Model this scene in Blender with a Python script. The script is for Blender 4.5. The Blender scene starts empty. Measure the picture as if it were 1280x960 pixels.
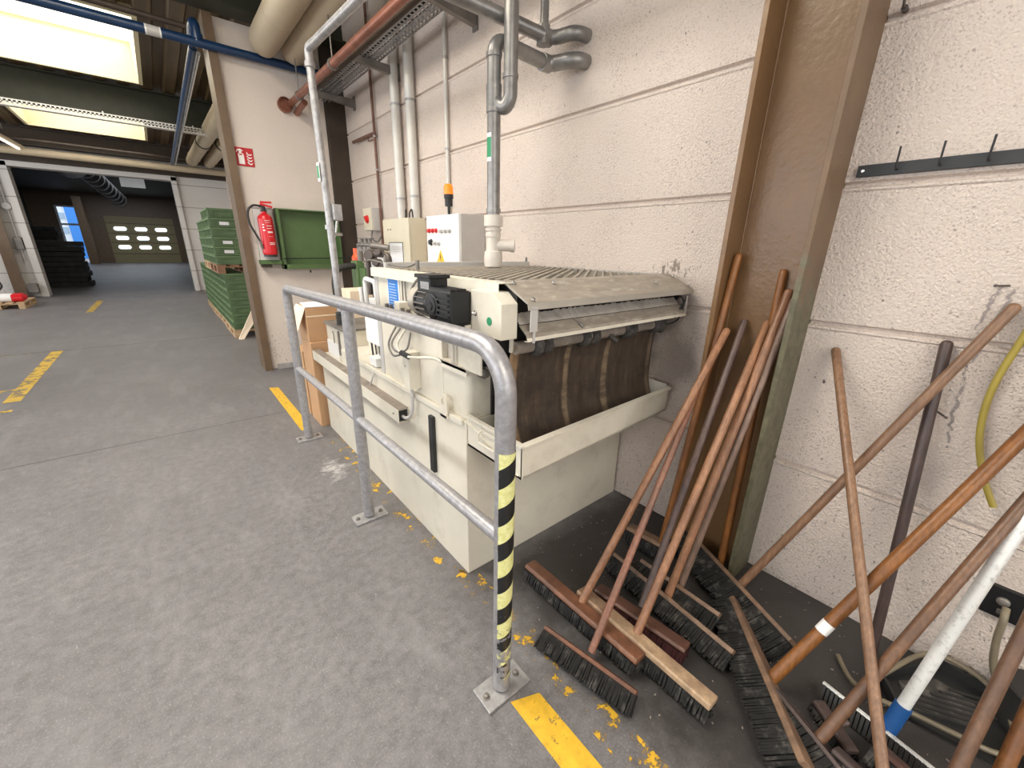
import bpy, bmesh, math, random
from mathutils import Vector, Matrix
PI = math.pi
random.seed(7)
scn = bpy.context.scene
col = scn.collection

# ------------------------------------------------------------------ camera
def rz(a): return Matrix.Rotation(a, 3, 'Z')
def rx(a): return Matrix.Rotation(a, 3, 'X')
cd = bpy.data.cameras.new('camera')
cam = bpy.data.objects.new('camera', cd); col.objects.link(cam)
cam.matrix_world = Matrix.Translation((0, 0, 1.5)) @ (rz(-0.699) @ rx(1.2469) @ rz(0.021)).to_4x4()
cd.sensor_fit = 'HORIZONTAL'; cd.sensor_width = 36; cd.lens = 36 * 504.8 / 1280
cd.clip_start = 0.02; cd.clip_end = 200
scn.camera = cam

# ------------------------------------------------------------------ world, exposure
scn.view_settings.view_transform = 'Standard'; scn.view_settings.look = 'None'
scn.view_settings.gamma = 1; scn.view_settings.exposure = 0.27
scn.view_settings.use_curve_mapping = False
w = bpy.data.worlds.new('sky'); scn.world = w; w.use_nodes = True
bg = w.node_tree.nodes['Background']
bg.inputs[0].default_value = (0.86, 0.93, 1.0, 1); bg.inputs[1].default_value = 1.5

# ------------------------------------------------------------------ lights (daylight through skylights, plus added fill lamps)
def area(name, loc, size, size_y, power, colr, rot=(0, 0, 0)):
    l = bpy.data.lights.new(name, 'AREA'); l.shape = 'RECTANGLE'; l.size = size; l.size_y = size_y
    l.energy = power; l.color = colr
    o = bpy.data.objects.new(name, l); col.objects.link(o); o.location = loc; o.rotation_euler = rot
    return o
SKY_X = (-1.75, 0.26)
SKYL = [(-3.9, -1.3), (1.2, 4.1), (7.3, 10.03), (13.0, 15.2)]
for i, (a, b) in enumerate(SKYL):
    area('skylight_daylight', ((SKY_X[0] + SKY_X[1]) / 2, (a + b) / 2, 4.49), 1.9, b - a - .1, (110, 170, 62, 34)[i], (1.0, .97, .92))
area('window_daylight', (-5.9, 1.2, 2.35), 8.5, 2.2, 140, (.96, .97, 1.0), (0, -PI / 2, 0)).rotation_euler = Matrix(((0, 0, -1), (1, 0, 0), (0, -1, 0))).to_euler()  # fill lamp added at the unseen left wall, no window known there
area('window_daylight', (-5.9, 11.0, 2.35), 8.0, 2.2, 230, (1.0, .98, .95)).rotation_euler = Matrix(((0, 0, -1), (1, 0, 0), (0, -1, 0))).to_euler()  # fill lamp added to brighten the far wall, crates and floor
area('far_hall_daylight', (-1.2, 34, 4.3), 4, 6, 190, (.85, .92, 1.0))  # fill lamps added under the closed far hall ceiling to brighten it
area('far_hall_daylight', (-1.2, 24, 4.3), 4, 6, 30, (.85, .92, 1.0))
area('window_daylight', (-.6, -3.9, 2.2), 4.0, 2.2, 50, (1.0, .96, .9), (PI / 2, 0, 0))  # fill lamp at the unseen wall behind the camera

# ------------------------------------------------------------------ materials
MATS = {}
def new_mat(name):
    m = bpy.data.materials.new(name); m.use_nodes = True
    nt = m.node_tree; b = nt.nodes['Principled BSDF']
    MATS[name] = m
    return m, nt, b
def node(nt, t, **k):
    n = nt.nodes.new(t)
    for a, v in k.items(): setattr(n, a, v)
    return n
def coord(nt, kind='Object', scale=(1, 1, 1)):
    tc = node(nt, 'ShaderNodeTexCoord'); mp = node(nt, 'ShaderNodeMapping')
    mp.inputs['Scale'].default_value = scale
    if kind == 'World':
        g = node(nt, 'ShaderNodeNewGeometry'); nt.links.new(g.outputs['Position'], mp.inputs[0])
    else:
        nt.links.new(tc.outputs[kind], mp.inputs[0])
    return mp.outputs[0]
def noise(nt, vec, scale, detail=4, rough=.55):
    n = node(nt, 'ShaderNodeTexNoise'); n.inputs['Scale'].default_value = scale
    n.inputs['Detail'].default_value = detail; n.inputs['Roughness'].default_value = rough
    nt.links.new(vec, n.inputs['Vector']); return n.outputs['Fac']
def ramp(nt, fac, stops):
    r = node(nt, 'ShaderNodeValToRGB'); e = r.color_ramp.elements
    while len(e) < len(stops): e.new(.5)
    for i, (p, c) in enumerate(stops):
        e[i].position = p; e[i].color = (c, c, c, 1) if isinstance(c, (int, float)) else (*c, 1)
    nt.links.new(fac, r.inputs[0]); return r.outputs[0]
def mix(nt, fac, a, b, mode='MIX'):
    m = node(nt, 'ShaderNodeMix', data_type='RGBA', blend_type=mode)
    for s, v in ((m.inputs[0], fac), (m.inputs[6], a), (m.inputs[7], b)):
        if isinstance(v, (int, float)): s.default_value = v
        elif isinstance(v, tuple): s.default_value = (*v, 1)
        else: nt.links.new(v, s)
    return m.outputs[2]
def math_(nt, op, a, b=0.0, clamp=False):
    m = node(nt, 'ShaderNodeMath', operation=op, use_clamp=clamp)
    for s, v in ((m.inputs[0], a), (m.inputs[1], b)):
        if isinstance(v, (int, float)): s.default_value = v
        else: nt.links.new(v, s)
    return m.outputs[0]
def bump(nt, b, h, strength, dist):
    n = node(nt, 'ShaderNodeBump'); n.inputs['Strength'].default_value = strength
    n.inputs['Distance'].default_value = dist; nt.links.new(h, n.inputs['Height'])
    nt.links.new(n.outputs[0], b.inputs['Normal'])
def mat(name, c, rough=.5, metal=0, var=.12, vscale=8, dirt=None, dscale=6, damt=.4, bmp=0, bscale=60, stretch=(1, 1, 1), space='Object', spec=None):
    m, nt, b = new_mat(name)
    v = coord(nt, space, stretch)
    f = noise(nt, v, vscale)
    lo = tuple(x * (1 - var) for x in c); hi = tuple(min(1, x * (1 + var)) for x in c)
    out = ramp(nt, f, [(.3, lo), (.7, hi)])
    if dirt:
        f2 = noise(nt, v, dscale, 8, .7)
        out = mix(nt, ramp(nt, f2, [(.52, 0), (.72, damt)]), out, dirt)
    nt.links.new(out, b.inputs['Base Color'])
    b.inputs['Roughness'].default_value = rough; b.inputs['Metallic'].default_value = metal
    if spec is not None: b.inputs['Specular IOR Level'].default_value = spec
    if bmp:
        bump(nt, b, noise(nt, v, bscale, 3), bmp, .004)
    return m
def emat(name, c, s):
    m, nt, b = new_mat(name)
    b.inputs['Base Color'].default_value = (*c, 1)
    b.inputs['Emission Color'].default_value = (*c, 1); b.inputs['Emission Strength'].default_value = s
    return m

CREAM = (.70, .65, .545)
mat('machine_paint', CREAM, .45, var=.05, vscale=4, dirt=(.30, .25, .18), dscale=5, damt=.28, bmp=.05, bscale=200)
mat('machine_paint_dirty', (.60, .55, .47), .55, var=.08, dirt=(.14, .10, .07), dscale=7, damt=.6)
mat('lip_metal', (.42, .39, .34), .4, .2, var=.08)
mat('pale_dust', (.46, .42, .37), .8, var=.12, vscale=12, dirt=(.10, .08, .06), dscale=9, damt=.6, bmp=.5, bscale=90)
mat('brown_dust', (.24, .20, .165), .8, var=.2, vscale=10, dirt=(.42, .38, .32), dscale=20, damt=.4)
mat('dusty_sheet', (.29, .25, .205), .55, var=.18, vscale=9, dirt=(.62, .57, .50), dscale=14, damt=.55, stretch=(1, 3, 3))
mat('grating_metal', (.42, .38, .32), .45, .3, var=.15, dirt=(.15, .12, .09), damt=.5)
mat('white_enamel', (.80, .79, .78), .35, var=.03)
mat('beige_enamel', (.66, .60, .46), .4, var=.03)
mat('grey_enamel', (.50, .48, .46), .4, var=.05)
mat('black_paint', (.006, .006, .007), .45, var=.3, vscale=20)
mat('black_plastic', (.02, .02, .02), .5, var=.3)
mat('black_rubber', (.03, .028, .026), .7, var=.3)
mat('galvanised', (.40, .39, .39), .42, .55, var=.22, vscale=30, dirt=(.16, .14, .12), dscale=9, damt=.45, bmp=.08, bscale=120)
mat('galvanised_rail', (.36, .35, .36), .40, .5, var=.16, vscale=45, dirt=(.70, .69, .69), dscale=34, damt=.30, bmp=.12, bscale=150)
mat('bright_steel', (.62, .61, .60), .25, .9, var=.1)
mat('dull_steel', (.22, .20, .18), .5, .5, var=.2)
mat('pipe_grey', (.26, .25, .24), .38, .55, var=.2, vscale=18, dirt=(.45, .42, .38), damt=.3)
mat('plastic_pipe', (.66, .60, .53), .5, var=.06, dirt=(.35, .28, .22), damt=.3)
mat('wall_pipe', (.62, .60, .56), .4, .1, var=.06)
mat('copper', (.27, .105, .068), .4, .4, var=.3, vscale=12, dirt=(.12, .06, .04), damt=.6)
mat('old_copper', (.17, .085, .06), .5, .3, var=.3)
mat('duct_paint', (.44, .36, .25), .5, var=.08, vscale=3, dirt=(.3, .24, .16), damt=.3)
mat('blue_pipe', (.008, .034, .095), .3, var=.15)
mat('brown_paint', (.195, .108, .048), .33, var=.10, vscale=5, dirt=(.11, .06, .03), dscale=22, damt=.2, bmp=.5, bscale=38)
mat('olive_paint', (.20, .19, .12), .5, var=.2, vscale=14, dirt=(.08, .09, .05), dscale=10, damt=.8, bmp=.2)
mat('brown_trim', (.14, .09, .052), .45, var=.12, dirt=(.12, .08, .05), damt=.4)
mat('beam_paint', (.026, .027, .014), .6, var=.2)
mat('dark_beam', (.040, .026, .017), .6, var=.2)
mat('deck', (.105, .066, .030), .38, .15, var=.4, vscale=2.2, stretch=(6, .3, 1))
mat('shaft', (.62, .54, .34), .6, var=.03)
mat('ext_red', (.62, .012, .02), .3, var=.06)
mat('sign_red', (.50, .012, .02), .45, var=.04)
mat('white_print', (.85, .84, .82), .5, var=.02)
mat('green_paint', (.085, .15, .05), .5, var=.12, vscale=6, dirt=(.03, .05, .02), damt=.4)
mat('crate_green', (.085, .145, .060), .5, var=.2, vscale=5, dirt=(.18, .23, .14), damt=.3)
mat('crate_rim', (.12, .19, .085), .5, var=.15, vscale=5)
mat('pallet_wood', (.50, .34, .20), .75, var=.25, vscale=14, stretch=(1, 1, 6))
mat('pallet_brown', (.25, .13, .075), .75, var=.25, vscale=14)
mat('cardboard', (.52, .31, .165), .75, var=.07, vscale=5, dirt=(.36, .2, .1), damt=.25)
mat('cardboard_pale', (.80, .66, .50), .75, var=.06)
mat('paper', (.80, .80, .82), .6, var=.03)
mat('blue_sign', (.02, .20, .62), .4, var=.08)
mat('green_sticker', (.03, .27, .12), .5, var=.05)
mat('orange_lens', (.95, .22, .01), .2, var=.05)
MATS['orange_lens'].node_tree.nodes['Principled BSDF'].inputs['Emission Color'].default_value = (1, .22, 0, 1)
MATS['orange_lens'].node_tree.nodes['Principled BSDF'].inputs['Emission Strength'].default_value = .5
mat('orange_pump', (.75, .10, .02), .4, var=.1)
mat('yellow_sign', (.85, .50, .01), .4, var=.05)
mat('red_button', (.6, .02, .02), .3, var=.05)
mat('hose_yellow', (.36, .28, .05), .4, var=.12)
mat('hose_clear', (.20, .165, .11), .35, var=.2, dirt=(.10, .08, .06), damt=.5)
mat('nail_metal', (.10, .08, .07), .5, .4, var=.2)
mat('white_handle', (.78, .77, .74), .4, var=.05, dirt=(.15, .14, .12), dscale=60, damt=.6)
mat('blue_socket', (.01, .09, .30), .5, var=.2, dirt=(.02, .02, .03), damt=.5)
mat('bristle_black', (.010, .009, .008), .85, var=.5, vscale=30, dirt=(.16, .145, .13), dscale=22, damt=.7)
mat('bristle_red', (.045, .008, .008), .8, var=.4, vscale=30)
mat('dark_dust', (.05, .045, .04), .8, var=.4, vscale=18, dirt=(.25, .23, .21), dscale=30, damt=.6)
mat('concrete_kerb', (.34, .32, .31), .8, var=.15)
mat('garage_panel', (.27, .22, .11), .55, var=.08)
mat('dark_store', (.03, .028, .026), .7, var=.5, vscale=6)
mat('facade_blue', (.05, .26, .75), .6, var=.03)
mat('bluish_glass', (.35, .48, .62), .3, var=.1)
mat('facade_white', (.75, .80, .85), .6, var=.03)
emat('skylight_pane', (1.0, .97, .90), 1.6)
emat('door_pane', (.82, .93, 1.0), 1.5)
emat('lamp_tube', (1.0, .9, .75), 1.6)

def wood(name, c, dark, gs=1.0):
    m, nt, b = new_mat(name)
    v = coord(nt, 'Object', (1, 1, .12))
    f = noise(nt, v, 90 * gs, 5, .6); g = noise(nt, coord(nt), 5, 4, .6)
    a = ramp(nt, f, [(.35, tuple(x * .72 for x in c)), (.65, tuple(min(1, x * 1.18) for x in c))])
    nt.links.new(mix(nt, ramp(nt, g, [(.42, 0), (.70, .85)]), a, dark), b.inputs['Base Color'])
    b.inputs['Roughness'].default_value = .42
    bump(nt, b, f, .15, .001)
wood('wood_orange', (.34, .165, .085), (.15, .070, .038))
wood('wood_red', (.27, .12, .075), (.13, .07, .05))
wood('wood_brown', (.17, .085, .045), (.085, .048, .032))
wood('wood_grey', (.24, .155, .115), (.12, .075, .055))
wood('wood_dark', (.085, .055, .048), (.05, .035, .032))
wood('wood_slate', (.12, .075, .062), (.06, .042, .038))
wood('wood_tan', (.25, .135, .075), (.125, .068, .042))
wood('wood_rust', (.24, .092, .022), (.12, .045, .018))
wood('wood_pale', (.52, .34, .19), (.26, .14, .08))
wood('block_red', (.20, .085, .045), (.075, .035, .024), .4)
wood('block_pale', (.46, .32, .20), (.15, .08, .05), .4)
wood('block_tan', (.24, .145, .09), (.09, .055, .038), .4)
wood('block_dark', (.12, .055, .035), (.07, .035, .03), .4)

# rough painted wall panels with speckles and grime spots
def wall_mat(name, base, bs=85, speck=.5, bmp=.7, block=False):
    m, nt, b = new_mat(name)
    v = coord(nt, 'World')
    big = noise(nt, v, .9, 5, .6)
    c = ramp(nt, big, [(.3, tuple(x * .90 for x in base)), (.7, base)])
    # pits and soot specks: denser where a large patch noise says so
    sp = node(nt, 'ShaderNodeTexVoronoi'); sp.inputs['Scale'].default_value = 34
    sp.inputs['Randomness'].default_value = 1; nt.links.new(v, sp.inputs['Vector'])
    pn = noise(nt, v, 14, 3, .6)
    pm = ramp(nt, pn, [(.50, 0), (.66, 1)])
    spot = ramp(nt, sp.outputs['Distance'], [(.10, 1), (.20, 0)])
    sm = math_(nt, 'MULTIPLY', math_(nt, 'MULTIPLY', spot, pm), speck)
    c = mix(nt, sm, c, (.10, .075, .06))
    pv = node(nt, 'ShaderNodeTexVoronoi'); pv.inputs['Scale'].default_value = 105; nt.links.new(v, pv.inputs['Vector'])
    pits = ramp(nt, pv.outputs['Distance'], [(.17, .75), (.40, 0)])
    pat = ramp(nt, noise(nt, v, 3.0, 5, .6), [(.38, 0.15), (.62, 1)])
    c = mix(nt, math_(nt, 'MULTIPLY', math_(nt, 'MULTIPLY', pits, pat), speck), c, (.22, .16, .12))
    # splashes thrown up from the floor and the machine
    g = node(nt, 'ShaderNodeSeparateXYZ'); geo = node(nt, 'ShaderNodeNewGeometry'); nt.links.new(geo.outputs['Position'], g.inputs[0])
    band = math_(nt, 'MULTIPLY', math_(nt, 'SUBTRACT', 1.25, g.outputs['Z'], True), 1.0, True)
    n2 = noise(nt, coord(nt, 'World', (1, 1.5, .8)), 46, 6, .74)
    n3 = noise(nt, v, 2.2, 3, .6)
    th = math_(nt, 'ADD', n2, math_(nt, 'ADD', math_(nt, 'MULTIPLY', band, .13), math_(nt, 'MULTIPLY', n3, .16)))
    c = mix(nt, ramp(nt, th, [(.79, 0), (.84, .75)]), c, (.13, .10, .08))
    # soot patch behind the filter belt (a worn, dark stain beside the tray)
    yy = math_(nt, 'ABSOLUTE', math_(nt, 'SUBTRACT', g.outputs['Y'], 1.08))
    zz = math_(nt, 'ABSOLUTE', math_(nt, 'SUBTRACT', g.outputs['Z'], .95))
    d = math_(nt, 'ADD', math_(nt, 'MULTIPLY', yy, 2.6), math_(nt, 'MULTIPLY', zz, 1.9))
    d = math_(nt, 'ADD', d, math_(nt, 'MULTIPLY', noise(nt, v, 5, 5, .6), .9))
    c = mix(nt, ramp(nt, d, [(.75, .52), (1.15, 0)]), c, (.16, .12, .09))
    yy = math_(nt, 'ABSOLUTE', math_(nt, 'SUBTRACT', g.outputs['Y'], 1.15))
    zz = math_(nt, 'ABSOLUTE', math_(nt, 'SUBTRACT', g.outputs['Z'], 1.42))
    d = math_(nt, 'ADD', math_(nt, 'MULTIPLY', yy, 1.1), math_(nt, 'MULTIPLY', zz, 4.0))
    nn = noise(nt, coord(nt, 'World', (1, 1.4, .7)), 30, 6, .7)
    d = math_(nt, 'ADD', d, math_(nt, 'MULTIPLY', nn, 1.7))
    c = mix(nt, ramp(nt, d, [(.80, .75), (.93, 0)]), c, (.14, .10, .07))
    nt.links.new(c, b.inputs['Base Color'])
    b.inputs['Roughness'].default_value = .62
    h = noise(nt, v, bs, 4, .6)
    if name == 'wall_paint_far':
        jf = math_(nt, 'FRACT', math_(nt, 'DIVIDE', g.outputs['Z'], .62))
        c2 = mix(nt, ramp(nt, jf, [(.030, .7), (.034, 0)]), c, (.16, .14, .12)); nt.links.new(c2, b.inputs['Base Color'])
    if block:
        br = node(nt, 'ShaderNodeTexBrick'); mp = node(nt, 'ShaderNodeMapping'); mp.inputs['Rotation'].default_value = (PI / 2, 0, 0)
        nt.links.new(v, mp.inputs[0]); nt.links.new(mp.outputs[0], br.inputs[0])
        br.inputs['Scale'].default_value = 1; br.inputs['Brick Width'].default_value = .6; br.inputs['Row Height'].default_value = .3
        br.inputs['Mortar Size'].default_value = .006
        for i_, cc in ((1, 1), (2, 1), (3, 0)): br.inputs[i_].default_value = (cc, cc, cc, 1)
        h = math_(nt, 'ADD', math_(nt, 'MULTIPLY', h, .5), math_(nt, 'MULTIPLY', br.outputs[0], .8))
    bump(nt, b, h, bmp, .010)
    return m
wall_mat('wall_paint', (.73, .625, .55), 95, .75, 1.0)
wall_mat('wall_paint_smooth', (.72, .635, .57), 50, .15, .4, True)
wall_mat('wall_paint_far', (.66, .63, .60), 50, .1, .2, True)

# floor: worn grey concrete with a grimy broom corner and faded markings
def floor_mat():
    m, nt, b = new_mat('floor_concrete')
    v = coord(nt, 'World')
    a = noise(nt, v, 1.1, 6, .65); f = noise(nt, v, 22, 6, .7); st = noise(nt, coord(nt, 'World', (3.2, .9, 1)), 1.4, 5, .65)
    c = ramp(nt, a, [(.3, (.155, .144, .145)), (.7, (.222, .209, .210))])
    c = mix(nt, ramp(nt, f, [(.35, .7), (.65, 0)]), c, (.085, .079, .080))
    fine = noise(nt, v, 150, 4, .7); c = mix(nt, ramp(nt, fine, [(.56, 0), (.70, .6)]), c, (.38, .37, .37)); c = mix(nt, ramp(nt, fine, [(.30, .5), (.44, 0)]), c, (.05, .046, .046))
    blot = noise(nt, coord(nt, 'World', (1, 1, 1)), 3.2, 9, .75); c = mix(nt, ramp(nt, blot, [(.56, 0), (.70, .45)]), c, (.090, .083, .083))
    c = mix(nt, ramp(nt, st, [(.52, 0), (.72, .35)]), c, (.27, .262, .262))
    # pale scuffs
    sc = noise(nt, coord(nt, 'World', (5, 1.4, 1)), 5, 8, .75)
    c = mix(nt, ramp(nt, sc, [(.64, 0), (.72, .6)]), c, (.42, .40, .39))
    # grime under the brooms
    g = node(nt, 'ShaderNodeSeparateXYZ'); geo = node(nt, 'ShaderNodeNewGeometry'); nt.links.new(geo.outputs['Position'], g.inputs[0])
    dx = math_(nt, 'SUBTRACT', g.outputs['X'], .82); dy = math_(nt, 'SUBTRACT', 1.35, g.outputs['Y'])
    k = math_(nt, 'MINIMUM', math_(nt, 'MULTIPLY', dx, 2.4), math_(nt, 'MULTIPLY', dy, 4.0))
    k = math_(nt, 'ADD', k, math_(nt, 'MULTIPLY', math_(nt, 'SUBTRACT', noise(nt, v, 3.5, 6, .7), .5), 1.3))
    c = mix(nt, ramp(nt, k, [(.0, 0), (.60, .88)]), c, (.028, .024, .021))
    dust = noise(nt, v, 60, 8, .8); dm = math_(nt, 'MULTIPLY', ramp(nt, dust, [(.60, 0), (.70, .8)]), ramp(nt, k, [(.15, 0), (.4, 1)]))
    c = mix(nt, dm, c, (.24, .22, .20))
    # grains of chalky spill next to the plinth
    ddx = math_(nt, 'ABSOLUTE', math_(nt, 'SUBTRACT', g.outputs['X'], .66)); ddy = math_(nt, 'ABSOLUTE', math_(nt, 'SUBTRACT', g.outputs['Y'], 2.7))
    q = math_(nt, 'ADD', math_(nt, 'MULTIPLY', ddx, 3.0), math_(nt, 'MULTIPLY', ddy, 1.3))
    q = math_(nt, 'ADD', q, math_(nt, 'MULTIPLY', noise(nt, coord(nt, 'World', (1, 1.6, 1)), 7, 9, .8), 2.6))
    q = math_(nt, 'MULTIPLY', q, .5)
    c = mix(nt, ramp(nt, q, [(.62, .7), (.80, 0)]), c, (.52, .50, .48))
    nt.links.new(c, b.inputs['Base Color'])
    r = ramp(nt, f, [(.3, .42), (.7, .62)]); nt.links.new(r, b.inputs['Roughness'])
    bump(nt, b, math_(nt, 'ADD', f, fine), .35, .003)
floor_mat()

def worn_paint(name, c, thr, scale, edge=.05):
    m, nt, b = new_mat(name)
    v = coord(nt, 'World')
    n = noise(nt, v, scale, 8, .72); n2 = noise(nt, v, 30, 4)
    cc = ramp(nt, n2, [(.3, tuple(x * .75 for x in c)), (.7, c)])
    nt.links.new(cc, b.inputs['Base Color']); b.inputs['Roughness'].default_value = .55
    nt.links.new(ramp(nt, n, [(thr, 0), (thr + edge, 1)]), b.inputs['Alpha'])
worn_paint('line_yellow', (.78, .46, .03), .36, 26)
worn_paint('line_yellow_faded', (.62, .40, .05), .43, 9)
worn_paint('line_yellow_flecks', (.72, .42, .03), .545, 13)
worn_paint('line_pale', (.50, .42, .25), .50, 12, .1)

# hazard tape on the near rail post
def tape_mat():
    m, nt, b = new_mat('hazard_tape')
    g = node(nt, 'ShaderNodeNewGeometry'); s = node(nt, 'ShaderNodeSeparateXYZ'); nt.links.new(g.outputs['Position'], s.inputs[0])
    ang = math_(nt, 'ARCTAN2', math_(nt, 'SUBTRACT', s.outputs['Y'], .80), math_(nt, 'SUBTRACT', s.outputs['X'], .652))
    ph = math_(nt, 'ADD', math_(nt, 'DIVIDE', s.outputs['Z'], .128), math_(nt, 'DIVIDE', ang, -2 * PI))
    fr = math_(nt, 'FRACT', math_(nt, 'ADD', ph, 10))
    st = math_(nt, 'GREATER_THAN', fr, .5)
    v = coord(nt, 'World')
    n = noise(nt, v, 60, 6, .7)
    yl = ramp(nt, n, [(.35, (.62, .60, .20)), (.65, (.80, .78, .40))])
    c = mix(nt, st, (.012, .012, .012), yl)
    nt.links.new(c, b.inputs['Base Color']); b.inputs['Roughness'].default_value = .45
    wear = noise(nt, v, 32, 8, .75)
    low = math_(nt, 'MULTIPLY', math_(nt, 'SUBTRACT', .50, s.outputs['Z'], True), .62)
    bare = math_(nt, 'LESS_THAN', math_(nt, 'ADD', ang, math_(nt, 'MULTIPLY', wear, .5)), 2.45)
    bare = math_(nt, 'MULTIPLY', bare, math_(nt, 'GREATER_THAN', math_(nt, 'SUBTRACT', ang, math_(nt, 'MULTIPLY', wear, .3)), -2.98))
    nt.links.new(ramp(nt, math_(nt, 'MULTIPLY', math_(nt, 'SUBTRACT', wear, low), bare), [(.30, 0), (.34, 1)]), b.inputs['Alpha'])
tape_mat()

# filter belt: rusty brown cloth with paler vertical patches
def belt_mat():
    m, nt, b = new_mat('filter_belt')
    g = node(nt, 'ShaderNodeNewGeometry'); s = node(nt, 'ShaderNodeSeparateXYZ'); nt.links.new(g.outputs['Position'], s.inputs[0])
    v = coord(nt, 'World'); X = s.outputs['X']
    n = noise(nt, coord(nt, 'World', (6, 1, 1.2)), 6, 6, .7); w2 = noise(nt, coord(nt, 'World', (1, 1, 7)), 14, 4)
    c = ramp(nt, n, [(.3, (.026, .017, .011)), (.55, (.062, .040, .025)), (.8, (.12, .08, .05))])
    c = mix(nt, ramp(nt, w2, [(.4, .35), (.6, 0)]), c, (.04, .028, .02))
    for x0, hw in ((1.235, .020), (1.50, .024)):
        d = math_(nt, 'ADD', math_(nt, 'ABSOLUTE', math_(nt, 'SUBTRACT', X, x0)), math_(nt, 'MULTIPLY', noise(nt, v, 18, 3), .02))
        e = math_(nt, 'MULTIPLY', ramp(nt, d, [(hw, 1), (hw + .012, 0)]), ramp(nt, noise(nt, coord(nt, 'World', (2, 1, 9)), 6, 4), [(.3, .3), (.6, .8)]))
        c = mix(nt, e, c, (.25, .18, .11))
    for x0, col_ in ((.935, (.30, .19, .10)), (1.868, (.17, .12, .08))):
        d = math_(nt, 'ABSOLUTE', math_(nt, 'SUBTRACT', X, x0))
        c = mix(nt, ramp(nt, d, [(.022, .8), (.03, 0)]), c, col_)
    pt = noise(nt, coord(nt, 'World', (1.5, 1, 3)), 4, 7, .75); c = mix(nt, ramp(nt, pt, [(.50, 0), (.62, .6)]), c, (.022, .016, .012))
    nt.links.new(c, b.inputs['Base Color']); b.inputs['Roughness'].default_value = .8
    bump(nt, b, w2, .4, .003)
belt_mat()

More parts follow.
